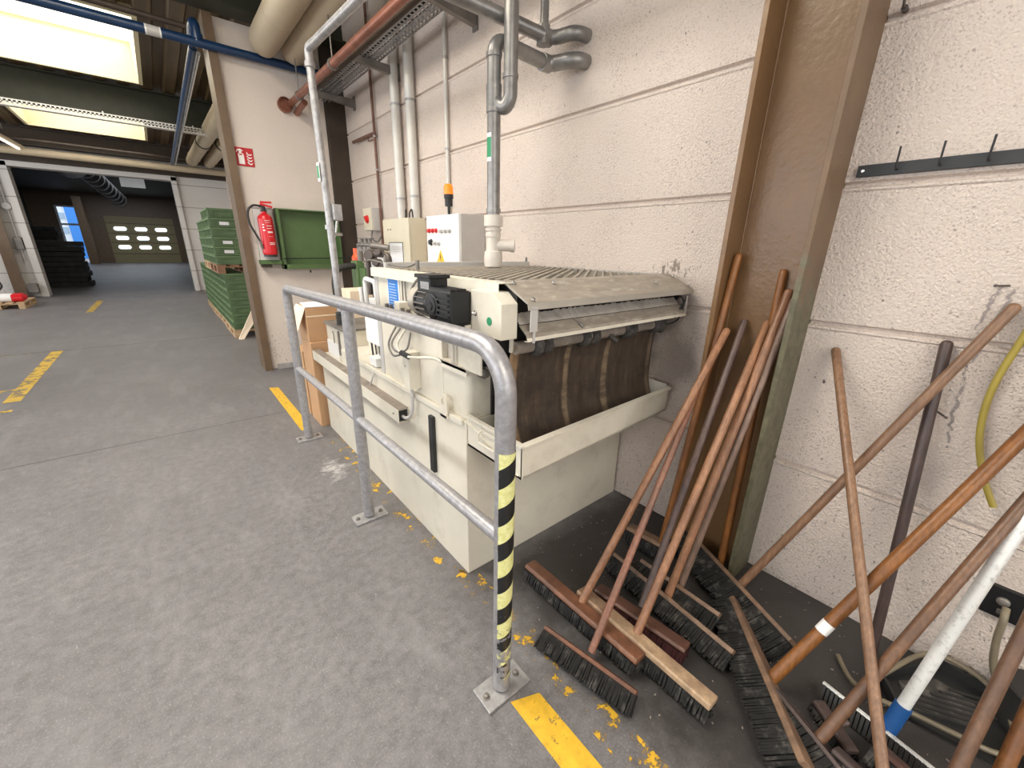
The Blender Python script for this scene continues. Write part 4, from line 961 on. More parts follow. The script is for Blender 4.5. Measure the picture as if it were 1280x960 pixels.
# copper pipe run, dark twin and round wall sleeve
cr = thing('copper_pipe', 'thick reddish copper pipe running overhead into the block wall', 'pipe', (1.43, 3.5, 2.95))
MB().tube([(1.43, 1.0, 2.905), (1.43, 5.68, 2.975)], .033, 20).build('tube', 'copper', cr)
MB().lathe((1.375, 5.668, 2.955), (0, -1, 0), [(0, .075), (.05, .075), (.051, .066), (.02, .062)], 24).build('wall_sleeve', 'copper', cr)
MB().tube([(1.49, 5.3, 2.93), (1.49, 5.66, 2.90)], .03, 14).build('sleeve_stub', 'copper', cr)
for y, z in ((4.15, 2.95), (5.25, 2.968)):
    mb = MB(); collar(mb, (1.43, y, z), (0, 1, 0), .038, .02, .006); mb.tube([(1.43, y, z + .036), (1.43, y, 3.285)], .006, 8); mb.build('hanger', 'dull_steel', cr)
tag(MB().tube([(1.525, 1.0, 2.925), (1.525, 5.2, 2.985)], .018, 14).build('overhead_pipe', 'dark_beam'), 'thin dark pipe running beside the copper pipe overhead', 'pipe')
# cable tray with wall brackets
def cable_tray(name, label, x0, x1, y0, y1, z, side=.06):
    t = thing(name, label, 'cable tray', ((x0 + x1) / 2, (y0 + y1) / 2, z))
    mb = MB(); n = int((y1 - y0) / .055)
    for xx in (x0, x1): mb.box((xx - .0015, y0, z + side - .012), (xx + .0015, y1, z + side)).box((xx - .0015, y0, z), (xx + .0015, y1, z + .010))
    rows = 5; wx = (x1 - x0) / rows
    for i in range(rows + 1): mb.box((x0 + i * wx - .0085, y0, z), (x0 + i * wx + .0085, y1, z + .002))
    for k in range(n):
        y = y0 + k * .055
        for i in range(rows): mb.box((x0 + i * wx, y + (.0275 if i % 2 else 0), z), (x0 + (i + 1) * wx, y + .018 + (.0275 if i % 2 else 0), z + .0018))
        for xx in (x0, x1): mb.box((xx - .001, y, z + .010), (xx + .001, y + .022, z + side - .012))
    mb.build('perforated_channel', 'galvanised', t); return t
ct = cable_tray('cable_tray', 'perforated grey cable tray on wall brackets beside the copper pipe', 1.63, 1.83, 1.2, 5.6, 3.06)
for y in (1.62, 2.88, 4.13, 5.28):
    b1 = MB().prism([(1.58, 3.02), (1.58, 3.055), (2.015, 3.055), (2.015, 2.975)], 'y', y - .022, y + .022).build('bracket', 'dull_steel', ct)
    MB().box((2.008, y - .03, 2.95), (2.019, y + .03, 3.085)).build('bracket_foot', 'dull_steel', b1)
MB().tube([(1.68, 1.2, 3.075), (1.68, 5.5, 3.078)], .008, 8).tube([(1.71, 1.2, 3.075), (1.71, 5.5, 3.078)], .010, 8).tube([(1.76, 1.2, 3.075), (1.76, 5.5, 3.078)], .007, 8).build('tray_cable', 'black_rubber', ct)
# ventilation ducts
for x0_, x1_, lb in ((1.20, 1.16, 'left one of the two big beige round ducts overhead'), (1.475, 1.56, 'right one of the two big beige round ducts overhead')):
    t = thing('ventilation_duct', lb, 'duct', (x0_, 8, 3.3))
    def PX(y, x0_=x0_, x1_=x1_): return (x0_ + (x1_ - x0_) * (y - 5.48) / 11.0, y, 3.415 + .23 * max(0, y - 5.48) / 11.0)
    MB().tube([PX(2.3), PX(2.31), PX(5.36), PX(5.43), PX(5.475), PX(5.49)], [.10, .134, .134, .128, .10, .05], 32).cut().tube([PX(5.95), PX(15.4)], .134, 32).build('tube', 'duct_paint', t)
    mb = MB()
    for y in (3.1, 3.9, 4.7, 7.5, 9.5, 12.2, 14.5): collar(mb, PX(y), (0, 1, 0), .134, .012 if y < 12 else .06, .003 if y < 12 else .01)
    mb.build('seam_band', 'duct_paint', t)
    mb = MB(); mb.lathe(Vector(PX(11.9)) - Vector((0, .035, 0)), (0, 1, 0), [(0, .134), (.001, .148), (.069, .148), (.07, .134)], 24); mb.tube([Vector(PX(11.9)) + Vector((0, 0, .13)), (PX(11.9)[0], 11.9, 4.02)], .01, 8); mb.build('hanger', 'black_paint', t)
tag(MB().tube([(-5.9, 15.6, 3.46), (.6, 15.6, 3.42), (1.98, 15.6, 3.42)], .085, 20).build('heating_pipe', 'duct_paint'), 'beige horizontal pipe below the ceiling in front of the hall opening', 'pipe')
tag(MB().tube([(-5.9, 15.3, 3.68), (1.98, 15.3, 3.62)], .03, 12).build('service_pipe', 'dark_beam'), 'thin dark pipe above the beige horizontal pipe', 'pipe')
# blue compressed air pipes
bp_ = thing('air_pipe', 'blue compressed air pipe crossing overhead from the left to the conduit', 'pipe', (-1, 5.2, 3.2))
MB().tube([(-5.9, 5.575, 3.312), (1.79, 5.575, 3.312)], .040, 20).build('tube', 'blue_pipe', bp_)
MB().tube(bend_path([(.66, 5.575, 3.312), (.66, 5.575, 3.48), (.655, 5.7, 3.48), (.655, 5.95, 3.40)], .06), .042, 18).lathe((.66, 5.575, 3.332), (0, 0, 1), [(0, .05), (.05, .05), (.051, .04)], 18).build('swan_neck', 'blue_pipe', bp_)
MB().lathe((.275, 5.575, 3.312), (1, 0, 0), [(0, .0412), (.115, .0412)], 20).build('pipe_label', 'white_print', bp_)
MB().lathe((.287, 5.575, 3.312), (1, 0, 0), [(0, .0416), (.091, .0416)], 20).build('label_print', 'grey_enamel', bp_)
tag(MB().tube([(.655, 5.96, 3.385), (.70, 15.2, 3.46)], .036, 16).build('air_pipe', 'blue_pipe'), 'blue pipe running away overhead toward the far opening', 'pipe')
tag(MB().tube([(.695, 5.96, 3.34), (.76, 15.2, 3.44)], .018, 12).build('conduit', 'bright_steel'), 'thin shiny conduit running away beside the blue pipe', 'pipe')
tag(MB().tube([(-5.9, 5.50, 3.42), (.58, 5.50, 3.39)], .024, 14).build('water_pipe', 'dark_beam'), 'dark red-brown pipe directly above the blue crossing pipe', 'pipe')
# perforated tray under beam two
mb = MB(); z = 3.40
mb.box((-6, 10.38, z), (1.5, 10.384, z + .02)).box((-6, 10.38, z + .085), (1.5, 10.384, z + .10))
k = -6.0
while k < 1.5:
    mb.box((k, 10.38, z + .02), (k + .02, 10.384, z + .085)); k += .05
mb.box((-6, 10.38, z + .045), (1.5, 10.384, z + .06)).box((-6, 10.38, z), (1.5, 10.48, z + .003))
for x in (-3.6, -1.9, -.3, .9): mb.box((x, 10.40, z), (x + .02, 10.42, 3.53))
tag(mb.build('cable_tray', 'wall_pipe'), 'pale perforated cable tray hanging under the beam between the skylights', 'cable tray')
# strip lamp at the left
lm = thing('strip_lamp', 'tilted fluorescent strip lamp under the roof at the left edge', 'lamp', (-2.1, 12.6, 3.3))
MB().obox((-2.05, 12.7, 3.42), (.45, .6, -.30), (.8, -.6, 0), (0, 0, 1), .62, .05, .025).build('housing', 'duct_paint', lm)
MB().obox((-2.07, 12.72, 3.38), (.45, .6, -.30), (.8, -.6, 0), (0, 0, 1), .58, .02, .015).build('tube', 'lamp_tube', lm)
MB().tube([(-1.85, 12.9, 3.45), (-1.85, 12.9, 3.99)], .006, 6).build('hanger', 'dull_steel', lm)

# ================================================================== ELECTRICAL
e1 = thing('control_cabinet', 'white control cabinet with red buttons and a yellow warning triangle', 'cabinet', (1.9, 3.02, 1.2))
MB().box((1.80, 2.77, 1.22), (2.018, 3.27, 1.742)).build('body', 'grey_enamel', e1, .003)
dr = MB().box((1.772, 2.772, 1.222), (1.798, 3.268, 1.740)).build('door', 'white_enamel', e1, .003)
def knob(x, y, z, r, m, par, L=.02):
    r *= 1.35
    return MB().lathe((x, y, z), (-1, 0, 0), [(0, r * 1.25), (.003, r * 1.25), (.0031, r), (L, r * .9), (L + .001, r * .5)], 14).build('button', m, par)
for k in range(3): knob(1.772, 3.225 - k * .058, 1.625, .0115, 'red_button', dr)
for k in range(3): knob(1.772, 3.020 - k * .062, 1.618, .010, 'grey_enamel', dr, .026)
knob(1.772, 3.20, 1.535, .016, 'black_plastic', dr); knob(1.772, 3.13, 1.527, .010, 'grey_enamel', dr, .026); knob(1.772, 3.065, 1.524, .010, 'grey_enamel', dr, .026)
tri = MB().prism([(3.115, 1.372), (2.985, 1.372), (3.05, 1.476)], 'x', 1.769, 1.7725).build('warning_triangle', 'yellow_sign', dr)
MB().prism([(3.054, 1.445), (3.040, 1.415), (3.048, 1.415), (3.043, 1.385), (3.060, 1.422), (3.052, 1.422), (3.058, 1.445)], 'x', 1.7675, 1.769).build('flash_symbol', 'black_plastic', tri)
knob(1.772, 3.04, 1.335, .014, 'black_plastic', dr, .03); knob(1.772, 3.00, 1.335, .012, 'black_plastic', dr, .02); knob(1.772, 3.13, 1.355, .006, 'black_plastic', dr, .01)
bc = thing('beacon_lamp', 'orange rotating beacon lamp on a black foot above the white cabinet', 'lamp', (1.80, 2.95, 1.742))
MB().tube([(1.80, 2.95, 1.742), (1.80, 2.95, 1.82)], .011, 12).lathe((1.80, 2.95, 1.80), (0, 0, 1), [(0, .030), (.055, .030), (.056, .036), (.085, .036)], 20).build('foot', 'black_plastic', bc)
MB().lathe((1.80, 2.95, 1.885), (0, 0, 1), [(0, .036), (.055, .035), (.068, .028), (.075, .012)], 20).build('lens', 'orange_lens', bc)
e2 = thing('junction_cabinet', 'beige wall cabinet with a sheet of paper on its door', 'cabinet', (1.93, 4.03, 1.2))
MB().box((1.862, 3.737, 1.22), (2.018, 4.33, 1.755)).build('body', 'beige_enamel', e2, .003)
d2 = MB().box((1.838, 3.739, 1.222), (1.860, 4.328, 1.753)).build('door', 'beige_enamel', e2, .003)
MB().box((1.8365, 3.88, 1.25), (1.8385, 4.20, 1.535)).build('frame', 'black_plastic', d2)
ppr = MB().box((1.835, 3.892, 1.256), (1.837, 4.188, 1.528)).build('paper_sheet', 'paper', d2)
mb = MB()
for k in range(3): mb.box((1.8342, 3.95, 1.49 - k * .022), (1.8352, 4.14 - .03 * k, 1.493 - k * .022))
mb.build('printed_line', 'grey_enamel', ppr)
MB().box((1.828, 3.79, 1.29), (1.839, 3.83, 1.335)).build('lock', 'black_plastic', d2, .002)
for y in (4.20, 4.14): MB().lathe((1.838, y, 1.655), (-1, 0, 0), [(0, .008), (.006, .007)], 10).build('screw', 'dull_steel', d2)
tag(MB().tube(bend_path([(1.90, 3.83, 1.755), (1.90, 3.83, 1.80), (1.90, 3.78, 1.84), (1.90, 3.76, 1.755)], .02), .007, 8).tube([(1.87, 3.85, 1.755), (1.87, 3.84, 1.83)], .008, 8).build('cable_loop', 'black_rubber'), 'short black cables looping on top of the beige cabinet', 'cable')
e3 = thing('main_switch', 'small grey switch box with a red rotary handle near the corner', 'switch', (1.98, 4.95, 1.65))
MB().box((1.90, 4.74, 1.66), (2.018, 4.98, 1.90)).build('housing', 'grey_enamel', e3, .004)
fr = MB().box((1.888, 4.745, 1.665), (1.90, 4.975, 1.895)).build('front', 'beige_enamel', e3, .002)
MB().lathe((1.888, 4.86, 1.78), (-1, 0, 0), [(0, .045), (.006, .045), (.007, .032), (.012, .03)], 18).obox((1.868, 4.86, 1.78), (0, .7, .7), (0, -.7, .7), (1, 0, 0), .038, .011, .010).build('rotary_handle', 'red_button', fr)
MB().tube(smooth_path([(1.95, 4.90, 1.66), (1.93, 4.88, 1.58), (1.94, 4.75, 1.54), (1.97, 4.70, 1.60)]), .010, 8).tube([(1.97, 5.3, 1.52), (1.97, 4.72, 1.50)], .010, 8).build('conduit', 'dull_steel', e3)
tag(MB().box((1.93, 4.55, 1.18), (2.015, 5.15, 1.45)).build('utility_box', 'white_enamel', bevel=.004), 'white flat box on the wall below the small switch box', 'box')

# ================================================================== BACK WALL ITEMS
sg = thing('fire_extinguisher_sign', 'square red fire extinguisher sign with white symbols on the block wall', 'sign', (.905, 5.66, 2.3))
MB().box((.825, 5.662, 2.292), (.990, 5.668, 2.472)).build('plate', 'sign_red', sg, .001)
def flat(pts, name, par, m, y=5.6605):
    mb = MB(); mb.prism(pts, 'y', y - .0008, y + .0015); return mb.build(name, m, par)
flat([(.845, 2.31), (.845, 2.40), (.852, 2.415), (.892, 2.415), (.899, 2.40), (.899, 2.31)], 'extinguisher_symbol', sg, 'white_print')
flat([(.858, 2.418), (.858, 2.440), (.842, 2.432), (.838, 2.418), (.832, 2.424), (.842, 2.450), (.872, 2.458), (.898, 2.440), (.888, 2.434), (.880, 2.440), (.880, 2.418)], 'valve_symbol', sg, 'white_print')
flat([(.858, 2.395), (.858, 2.408), (.886, 2.408), (.886, 2.395)], 'gauge_symbol', sg, 'sign_red', 5.6595)
for k in range(4):
    zb = 2.305 + k * .030
    pts = [(.925, zb + .022), (.945, zb + .004), (.965, zb + .006), (.978, zb + .030 - .004 * k), (.970, zb + .022), (.955, zb + .016), (.940, zb + .020), (.930, zb + .040)]
    flat(pts, 'flame_symbol', sg, 'white_print')
bd = thing('extinguisher_panel', 'white mounting board with a green ledge behind the fire extinguisher', 'panel', (.98, 5.6, 1.3))
MB().box((.885, 5.60, 1.315), (1.075, 5.665, 1.90)).build('board', 'wall_paint_far', bd, .003)
MB().box((.870, 5.52, 1.270), (1.085, 5.665, 1.315)).build('ledge', 'green_paint', bd, .003)
MB().box((.885, 5.54, 1.235), (.98, 5.665, 1.268)).build('ledge_support', 'dark_beam', bd, .002)
fe = thing('fire_extinguisher', 'red fire extinguisher with black hose hanging on the white wall', 'fire extinguisher', (.975, 5.50, 1.36))
MB().lathe((.975, 5.505, 1.375), (0, 0, 1), [(0, .060), (.004, .070), (.02, .074), (.38, .074), (.41, .066), (.432, .040), (.44, .026), (.465, .024)], 28).build('cylinder', 'ext_red', fe)
MB().lathe((.975, 5.505, 1.355), (0, 0, 1), [(0, .066), (.022, .066)], 24).build('foot_ring', 'black_plastic', fe)
MB().lathe((.975, 5.505, 1.835), (0, 0, 1), [(0, .034), (.012, .034), (.013, .022), (.05, .020)], 16).box((.935, 5.49, 1.875), (.99, 5.52, 1.90)).build('valve', 'black_plastic', fe)
MB().obox((1.005, 5.50, 1.895), (1, 0, -.22), (0, 1, 0), (.22, 0, 1), .060, .014, .010).obox((1.005, 5.50, 1.928), (1, 0, .02), (0, 1, 0), (0, 0, 1), .055, .016, .010).build('lever', 'ext_red', fe)
MB().tube(smooth_path([(.94, 5.49, 1.888), (.87, 5.475, 1.885), (.815, 5.46, 1.82), (.815, 5.46, 1.70), (.86, 5.46, 1.58), (.885, 5.465, 1.52)]), .011, 12).build('hose', 'black_rubber', fe)
MB().tube([(.883, 5.464, 1.525), (.902, 5.468, 1.44)], .014, 12).build('nozzle', 'dull_steel', fe)
mb = MB()
def on_cyl(mb, a0, a1, z0, z1, r=.0748):
    n = 5; vs = []
    for i in range(n + 1):
        a = a0 + (a1 - a0) * i / n; vs += [(.975 + r * math.sin(a), 5.505 - r * math.cos(a), z0), (.975 + r * math.sin(a), 5.505 - r * math.cos(a), z1)]
    mb.add(vs, [(2 * i, 2 * i + 2, 2 * i + 3, 2 * i + 1) for i in range(n)])
for z, a0, a1, h in ((1.735, -.35, .55, .004), (1.715, -.2, .5, .003), (1.68, -.1, .6, .006), (1.655, -.1, .6, .004), (1.61, -.05, .65, .016), (1.57, 0, .5, .003), (1.50, -.05, .75, .008), (1.485, -.05, .75, .006), (1.63, -.7, -.35, .012), (1.66, -.72, -.45, .012), (1.69, -.7, -.4, .010)):
    on_cyl(mb, a0, a1, z, z + h)
mb.build('printed_text', 'white_print', fe)
# green open steel wall box
gb = thing('green_wall_box', 'shallow open green steel box mounted on the block wall beside the extinguisher', 'wall box', (1.43, 5.6, 1.2))
MB().box((1.10, 5.65, 1.215), (1.785, 5.665, 1.88)).build('back_plate', 'green_paint', gb)
MB().box((1.10, 5.53, 1.215), (1.115, 5.65, 1.88)).box((1.77, 5.53, 1.215), (1.785, 5.65, 1.88)).box((1.10, 5.53, 1.865), (1.785, 5.65, 1.88)).box((1.10, 5.53, 1.215), (1.785, 5.65, 1.23)).build('rim', 'green_paint', gb, .002)
MB().box((1.10, 5.525, 1.215), (1.785, 5.53, 1.27)).box((1.10, 5.525, 1.215), (1.13, 5.53, 1.88)).build('front_lip', 'green_paint', gb, .001)
MB().tube([(1.10, 5.50, 1.335), (1.95, 5.42, 1.345)], .006, 8).tube([(1.38, 5.52, 1.20), (1.38, 5.52, 1.17)], .010, 8).build('rod', 'black_paint', gb)
# cardboard boxes behind the far rail post
cb1 = thing('cardboard_box', 'brown cardboard box with an open torn flap on top of a tall carton', 'box', (.95, 3.62, .74))
MB().box((.80, 3.52, .742), (1.12, 3.80, 1.02)).build('carton', 'cardboard', cb1, .003)
MB().box((.80, 3.518, .945), (1.12, 3.5195, .955)).build('tape_seam', 'cardboard_pale', cb1)
MB().add([(.80, 3.52, 1.02), (.80, 3.80, 1.02), (.70, 3.78, .90), (.72, 3.56, .80), (.803, 3.52, 1.024), (.803, 3.80, 1.024), (.702, 3.78, .905), (.722, 3.56, .805)],
         [(0, 1, 2, 3), (4, 7, 6, 5), (0, 4, 5, 1), (1, 5, 6, 2), (2, 6, 7, 3), (3, 7, 4, 0)]).build('flap', 'cardboard_pale', cb1)
MB().add([(.80, 3.52, 1.022), (1.12, 3.52, 1.022), (1.12, 3.66, 1.045), (.80, 3.66, 1.045), (.80, 3.52, 1.026), (1.12, 3.52, 1.026), (1.12, 3.66, 1.049), (.80, 3.66, 1.049)],
         [(0, 3, 2, 1), (4, 5, 6, 7), (0, 1, 5, 4), (1, 2, 6, 5), (2, 3, 7, 6), (3, 0, 4, 7)]).build('top_flap', 'paper', cb1)
tag(MB().box((.80, 3.50, 0), (1.10, 3.79, .74)).build('tall_carton', 'cardboard', bevel=.004), 'tall narrow brown carton standing between the rail and the machine', 'box')
tag(MB().box((.80, 3.84, 0), (1.06, 4.12, .60)).build('cardboard_box', 'cardboard', bevel=.004), 'lower pinkish carton on the floor behind the tall carton', 'box')

# ================================================================== CRATES ON PALLETS
def make_pallet(x0, y0, z, wx, wy, m, label, group=None):
    t = thing('pallet', label, 'pallet', (x0 + wx / 2, y0 + wy / 2, z), group)
    mb = MB()
    for k in range(3): mb.box((x0 + k * (wx - .10) / 2, y0, z), (x0 + k * (wx - .10) / 2 + .10, y0 + wy, z + .018))
    mb.build('skid', m, t)
    for i in range(3):
        for k in range(3):
            MB().box((x0 + k * (wx - .1) / 2, y0 + i * (wy - .145) / 2, z + .018), (x0 + k * (wx - .1) / 2 + .10, y0 + i * (wy - .145) / 2 + .145, z + .096)).build('block', m, t)
    mb = MB()
    for k in range(3): mb.box((x0, y0 + k * (wy - .145) / 2, z + .096), (x0 + wx, y0 + k * (wy - .145) / 2 + .145, z + .112))
    for k in range(5): mb.box((x0 + k * (wx - .12) / 4, y0, z + .114), (x0 + k * (wx - .12) / 4 + .12, y0 + wy, z + .134))
    mb.build('deck_board', m, t); return t
XL = .70
for i in range(4):
    make_pallet(XL + .015 * (i % 2), 7.95 + i * 1.24, 0, .8, 1.2, 'pallet_wood',
                ('lowest pallet nearest the camera under the green crates', 'second floor pallet under the green crates', 'third floor pallet under the green crates', 'furthest floor pallet under the green crates')[i])
make_pallet(XL - .05, 7.99, 1.03, .8, 1.2, 'pallet_brown', 'dark brown pallet carrying the near upper green crates')
make_pallet(XL - .04, 9.25, 1.03, .8, 1.2, 'pallet_wood', 'raised pallet carrying the far upper green crates')
# crate prototype
def make_crate(L, W, H, lab):
    t = thing('stacking_crate', 'tmp', 'crate', (0, 0, 0))
    e = .014
    mb = MB().box((e, e, .004), (W - e, L - e, H * .86))
    for s_ in (0, 1):
        y = .006 if s_ == 0 else L - .018
        mb.box((W * .18, y, H * .18), (W * .82, y + .012, H * .24)).box((W * .18, y, H * .62), (W * .82, y + .012, H * .68)).box((W * .18, y, H * .18), (W * .21, y + .012, H * .68)).box((W * .79, y, H * .18), (W * .82, y + .012, H * .68))
    for k in range(5): mb.box((.006, L * (.1 + .2 * k), H * .08), (.016, L * (.1 + .2 * k) + .012, H * .82))
    mb.build('body', 'crate_green', t, .002)
    MB().box((0, 0, H * .80), (W, L, H * .98)).build('rim', 'crate_rim', t, .002)
    MB().box((.004, .004, H * .03), (W - .004, L - .004, H * .10)).build('foot_rim', 'crate_rim', t, .002)
    if lab: MB().box((W * .34, .001, H * .26), (W * .66, .006, H * .60)).build('paper_label', 'paper', t)
    return t
protoA = make_crate(.59, .39, .147, False); protoB = make_crate(.59, .39, .147, True)
used = {'A': False, 'B': False}
def place_crate(x, y, z, lab, label, group, sz=1.0):
    k = 'B' if lab else 'A'; p = protoB if lab else protoA
    o = p if not used[k] else copy_tree(p); used[k] = True
    o.location = (x, y, z); o['label'] = label; o['group'] = group; o.scale = (1, 1, sz)
H0 = .128
for pi in range(4):
    for ci in range(2):
        for li in range(7):
            xs_ = (0, .40) if pi == 0 and ci == 0 else (0,)
            for xo in xs_:
                near = pi == 0 and ci == 0
                if near: lb = 'green crate in the lower near front stack' if xo == 0 else 'green crate in the lower stack partly behind the brown trim'
                else: lb = 'green crate on the long side of the lower row receding to the far wall'
                place_crate(XL + .01 + xo + random.uniform(-.004, .004), 7.96 + pi * 1.24 + ci * .60, .135 + li * H0, False, lb,
                            'lower green crates, near front stack' if near and xo == 0 else ('lower green crates behind the trim' if near else 'lower green crates along the passage'), H0 / .147)
H1 = .138
for pi in range(2):
    for ci in range(2):
        for li in range(6 - (1 if pi else 0)):
            xs_ = (0, .40) if pi == 0 and ci == 0 else (0,)
            for xo in xs_:
                near = pi == 0 and ci == 0
                lab = near and xo == 0 and li in (4, 2, 1)
                if near and xo == 0:
                    lb = ('bottom green crate of the upper near stack', 'green crate with a white label, second from bottom of the upper near stack', 'green crate with a white label, third from bottom of the upper near stack',
                          'plain green crate, fourth from bottom of the upper near stack', 'green crate with a white label just below the topmost one', 'topmost green crate of the near stack')[li]
                    gp = 'upper near stack of green crates'
                elif near: lb, gp = 'green crate in the upper stack partly behind the brown trim', 'upper green crates behind the trim'
                else: lb, gp = 'green crate on the long side of the upper row receding to the far wall', 'upper green crates along the passage'
                place_crate(XL - .045 + xo + (0 if pi == 0 else .0) + random.uniform(-.004, .004), 8.0 + pi * 1.26 + ci * .60, 1.165 + li * H1, lab, lb, gp, H1 / .147)
tag(MB().add([(.73, 7.82, .0), (.80, 7.80, .0), (1.06, 7.90, .34), (.98, 7.92, .42), (.73, 7.84, .012), (.80, 7.82, .012), (1.06, 7.92, .352), (.98, 7.94, .432)],
             [(0, 3, 2, 1), (4, 5, 6, 7), (0, 1, 5, 4), (1, 2, 6, 5), (2, 3, 7, 6), (3, 0, 4, 7)]).build('wooden_board', 'cardboard_pale'), 'pale board leaning at the foot of the green crates', 'board')

# ================================================================== FAR LEFT
make_pallet(-3.35, 14.0, 0, .8, 1.2, 'pallet_wood', 'light wooden pallet at the left edge carrying red cylinders')
for k, (x, lb) in enumerate(((-3.25, 'red and white cylinder lying at the back of the left pallet'), (-3.22, 'red and white cylinder lying at the front of the left pallet'))):
    y = 14.55 if k == 0 else 14.25
    x += .22
    t = thing('gas_cylinder', lb, 'cylinder', (x, y, .134))
    MB().tube([(x - .25, y, .215), (x + .25, y, .215)], .08, 18).build('white_band', 'white_print', t)
    MB().lathe((x + .25, y, .215), (1, 0, 0), [(0, .081), (.16, .081), (.19, .05), (.22, .03)], 18).build('red_end', 'ext_red', t)
    MB().lathe((x - .25, y, .215), (-1, 0, 0), [(0, .081), (.05, .081), (.06, .06)], 18).build('red_foot', 'ext_red', t)
bpst = thing('steel_column', 'brown steel column on the white wall left of the hall opening', 'column', (-3.0, 16.5, 0))
MB().box((-3.10, 16.48, 0), (-2.88, 16.50, 3.32)).box((-3.10, 16.50, 0), (-3.09, 16.69, 3.32)).build('flange', 'brown_trim', bpst)
cnd = thing('wall_conduit', 'grey cable conduit with socket boxes beside the hall opening', 'conduit', (-2.75, 16.66, 0))
MB().tube([(-2.76, 16.67, .9), (-2.74, 16.67, 3.1)], .02, 10).build('tube', 'grey_enamel', cnd)
MB().lathe((-2.75, 16.68, 2.26), (0, -1, 0), [(0, .09), (.06, .085), (.065, .06)], 16).build('round_box', 'grey_enamel', cnd)
MB().box((-2.82, 16.60, 1.22), (-2.68, 16.69, 1.52)).build('socket_box', 'dull_steel', cnd, .01)
tag(MB().box((-2.84, 16.45, .14), (-2.66, 16.61, .36)).build('grey_tub', 'dull_steel', bevel=.01), 'dark grey box at the foot of the white wall left of the opening', 'box')
tg = thing('gas_bottle', 'grey upright gas bottle at the left edge with a dark hose', 'gas bottle', (-3.35, 15.8, 0))
MB().lathe((-3.38, 15.8, 0), (0, 0, 1), [(0, .12), (1.25, .12), (1.38, .08), (1.42, .04), (1.5, .04)], 20).build('bottle', 'grey_enamel', tg)
MB().tube(smooth_path([(-3.34, 15.7, 1.45), (-3.15, 15.6, 1.2), (-3.25, 15.6, .8), (-3.1, 15.6, .4), (-3.3, 15.6, .2)]), .02, 8).build('hose', 'black_rubber', tg)
# dark goods stack and objects in the far hall
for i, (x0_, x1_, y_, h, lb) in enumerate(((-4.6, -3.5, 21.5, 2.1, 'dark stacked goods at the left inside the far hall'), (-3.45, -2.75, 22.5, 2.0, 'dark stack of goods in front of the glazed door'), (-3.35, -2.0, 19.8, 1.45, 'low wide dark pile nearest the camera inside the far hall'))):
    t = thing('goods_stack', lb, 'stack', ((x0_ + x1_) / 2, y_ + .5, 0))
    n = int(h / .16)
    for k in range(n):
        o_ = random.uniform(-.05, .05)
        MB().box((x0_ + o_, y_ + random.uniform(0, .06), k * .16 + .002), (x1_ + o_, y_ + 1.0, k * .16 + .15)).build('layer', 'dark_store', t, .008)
for i, (x, z, r) in enumerate(((-1.6, 3.95, .42),)):
    t = thing('exhaust_hood', 'round grey duct with a ribbed tail under the far hall roof', 'duct', (x, 24, 3.5))
    MB().lathe((-1.9, 21.5, 4.15), (0, 1, -.05), [(0, .42), (.05, .50), (1.2, .50), (1.3, .35)], 24).build('drum', 'grey_enamel', t)
    MB().tube([(-1.6, 22.8, 4.0), (-1.1, 30, 3.4)], .30, 16).build('ribbed_duct', 'dark_beam', t)
    mb = MB()
    for k in range(9):
        q_ = k / 8; mb.cut().lathe((-1.6 + .5 * q_, 23 + 6.5 * q_, 4.0 - .55 * q_), (.07, .99, -.08), [(0, .30), (.02, .325), (.10, .325), (.12, .30)], 16)
    mb.build('duct_ring', 'white_enamel', t)
tag(MB().box((-.55, 19.0, 3.13), (.05, 19.04, 3.42)).build('hanging_sign', 'white_enamel'), 'small pale sign hanging inside the top of the opening', 'sign')
tag(MB().box((-3.55, 38, 0), (-3.15, 39, 4.0)).build('steel_column', 'brown_trim'), 'brown column right of the glazed door in the far hall', 'column')
tag(MB().box((-5.3, 26, 0), (-4.6, 26.4, 4.2)).build('pale_pillar', 'grey_enamel'), 'pale pillar left of the glazed door in the far hall', 'column')

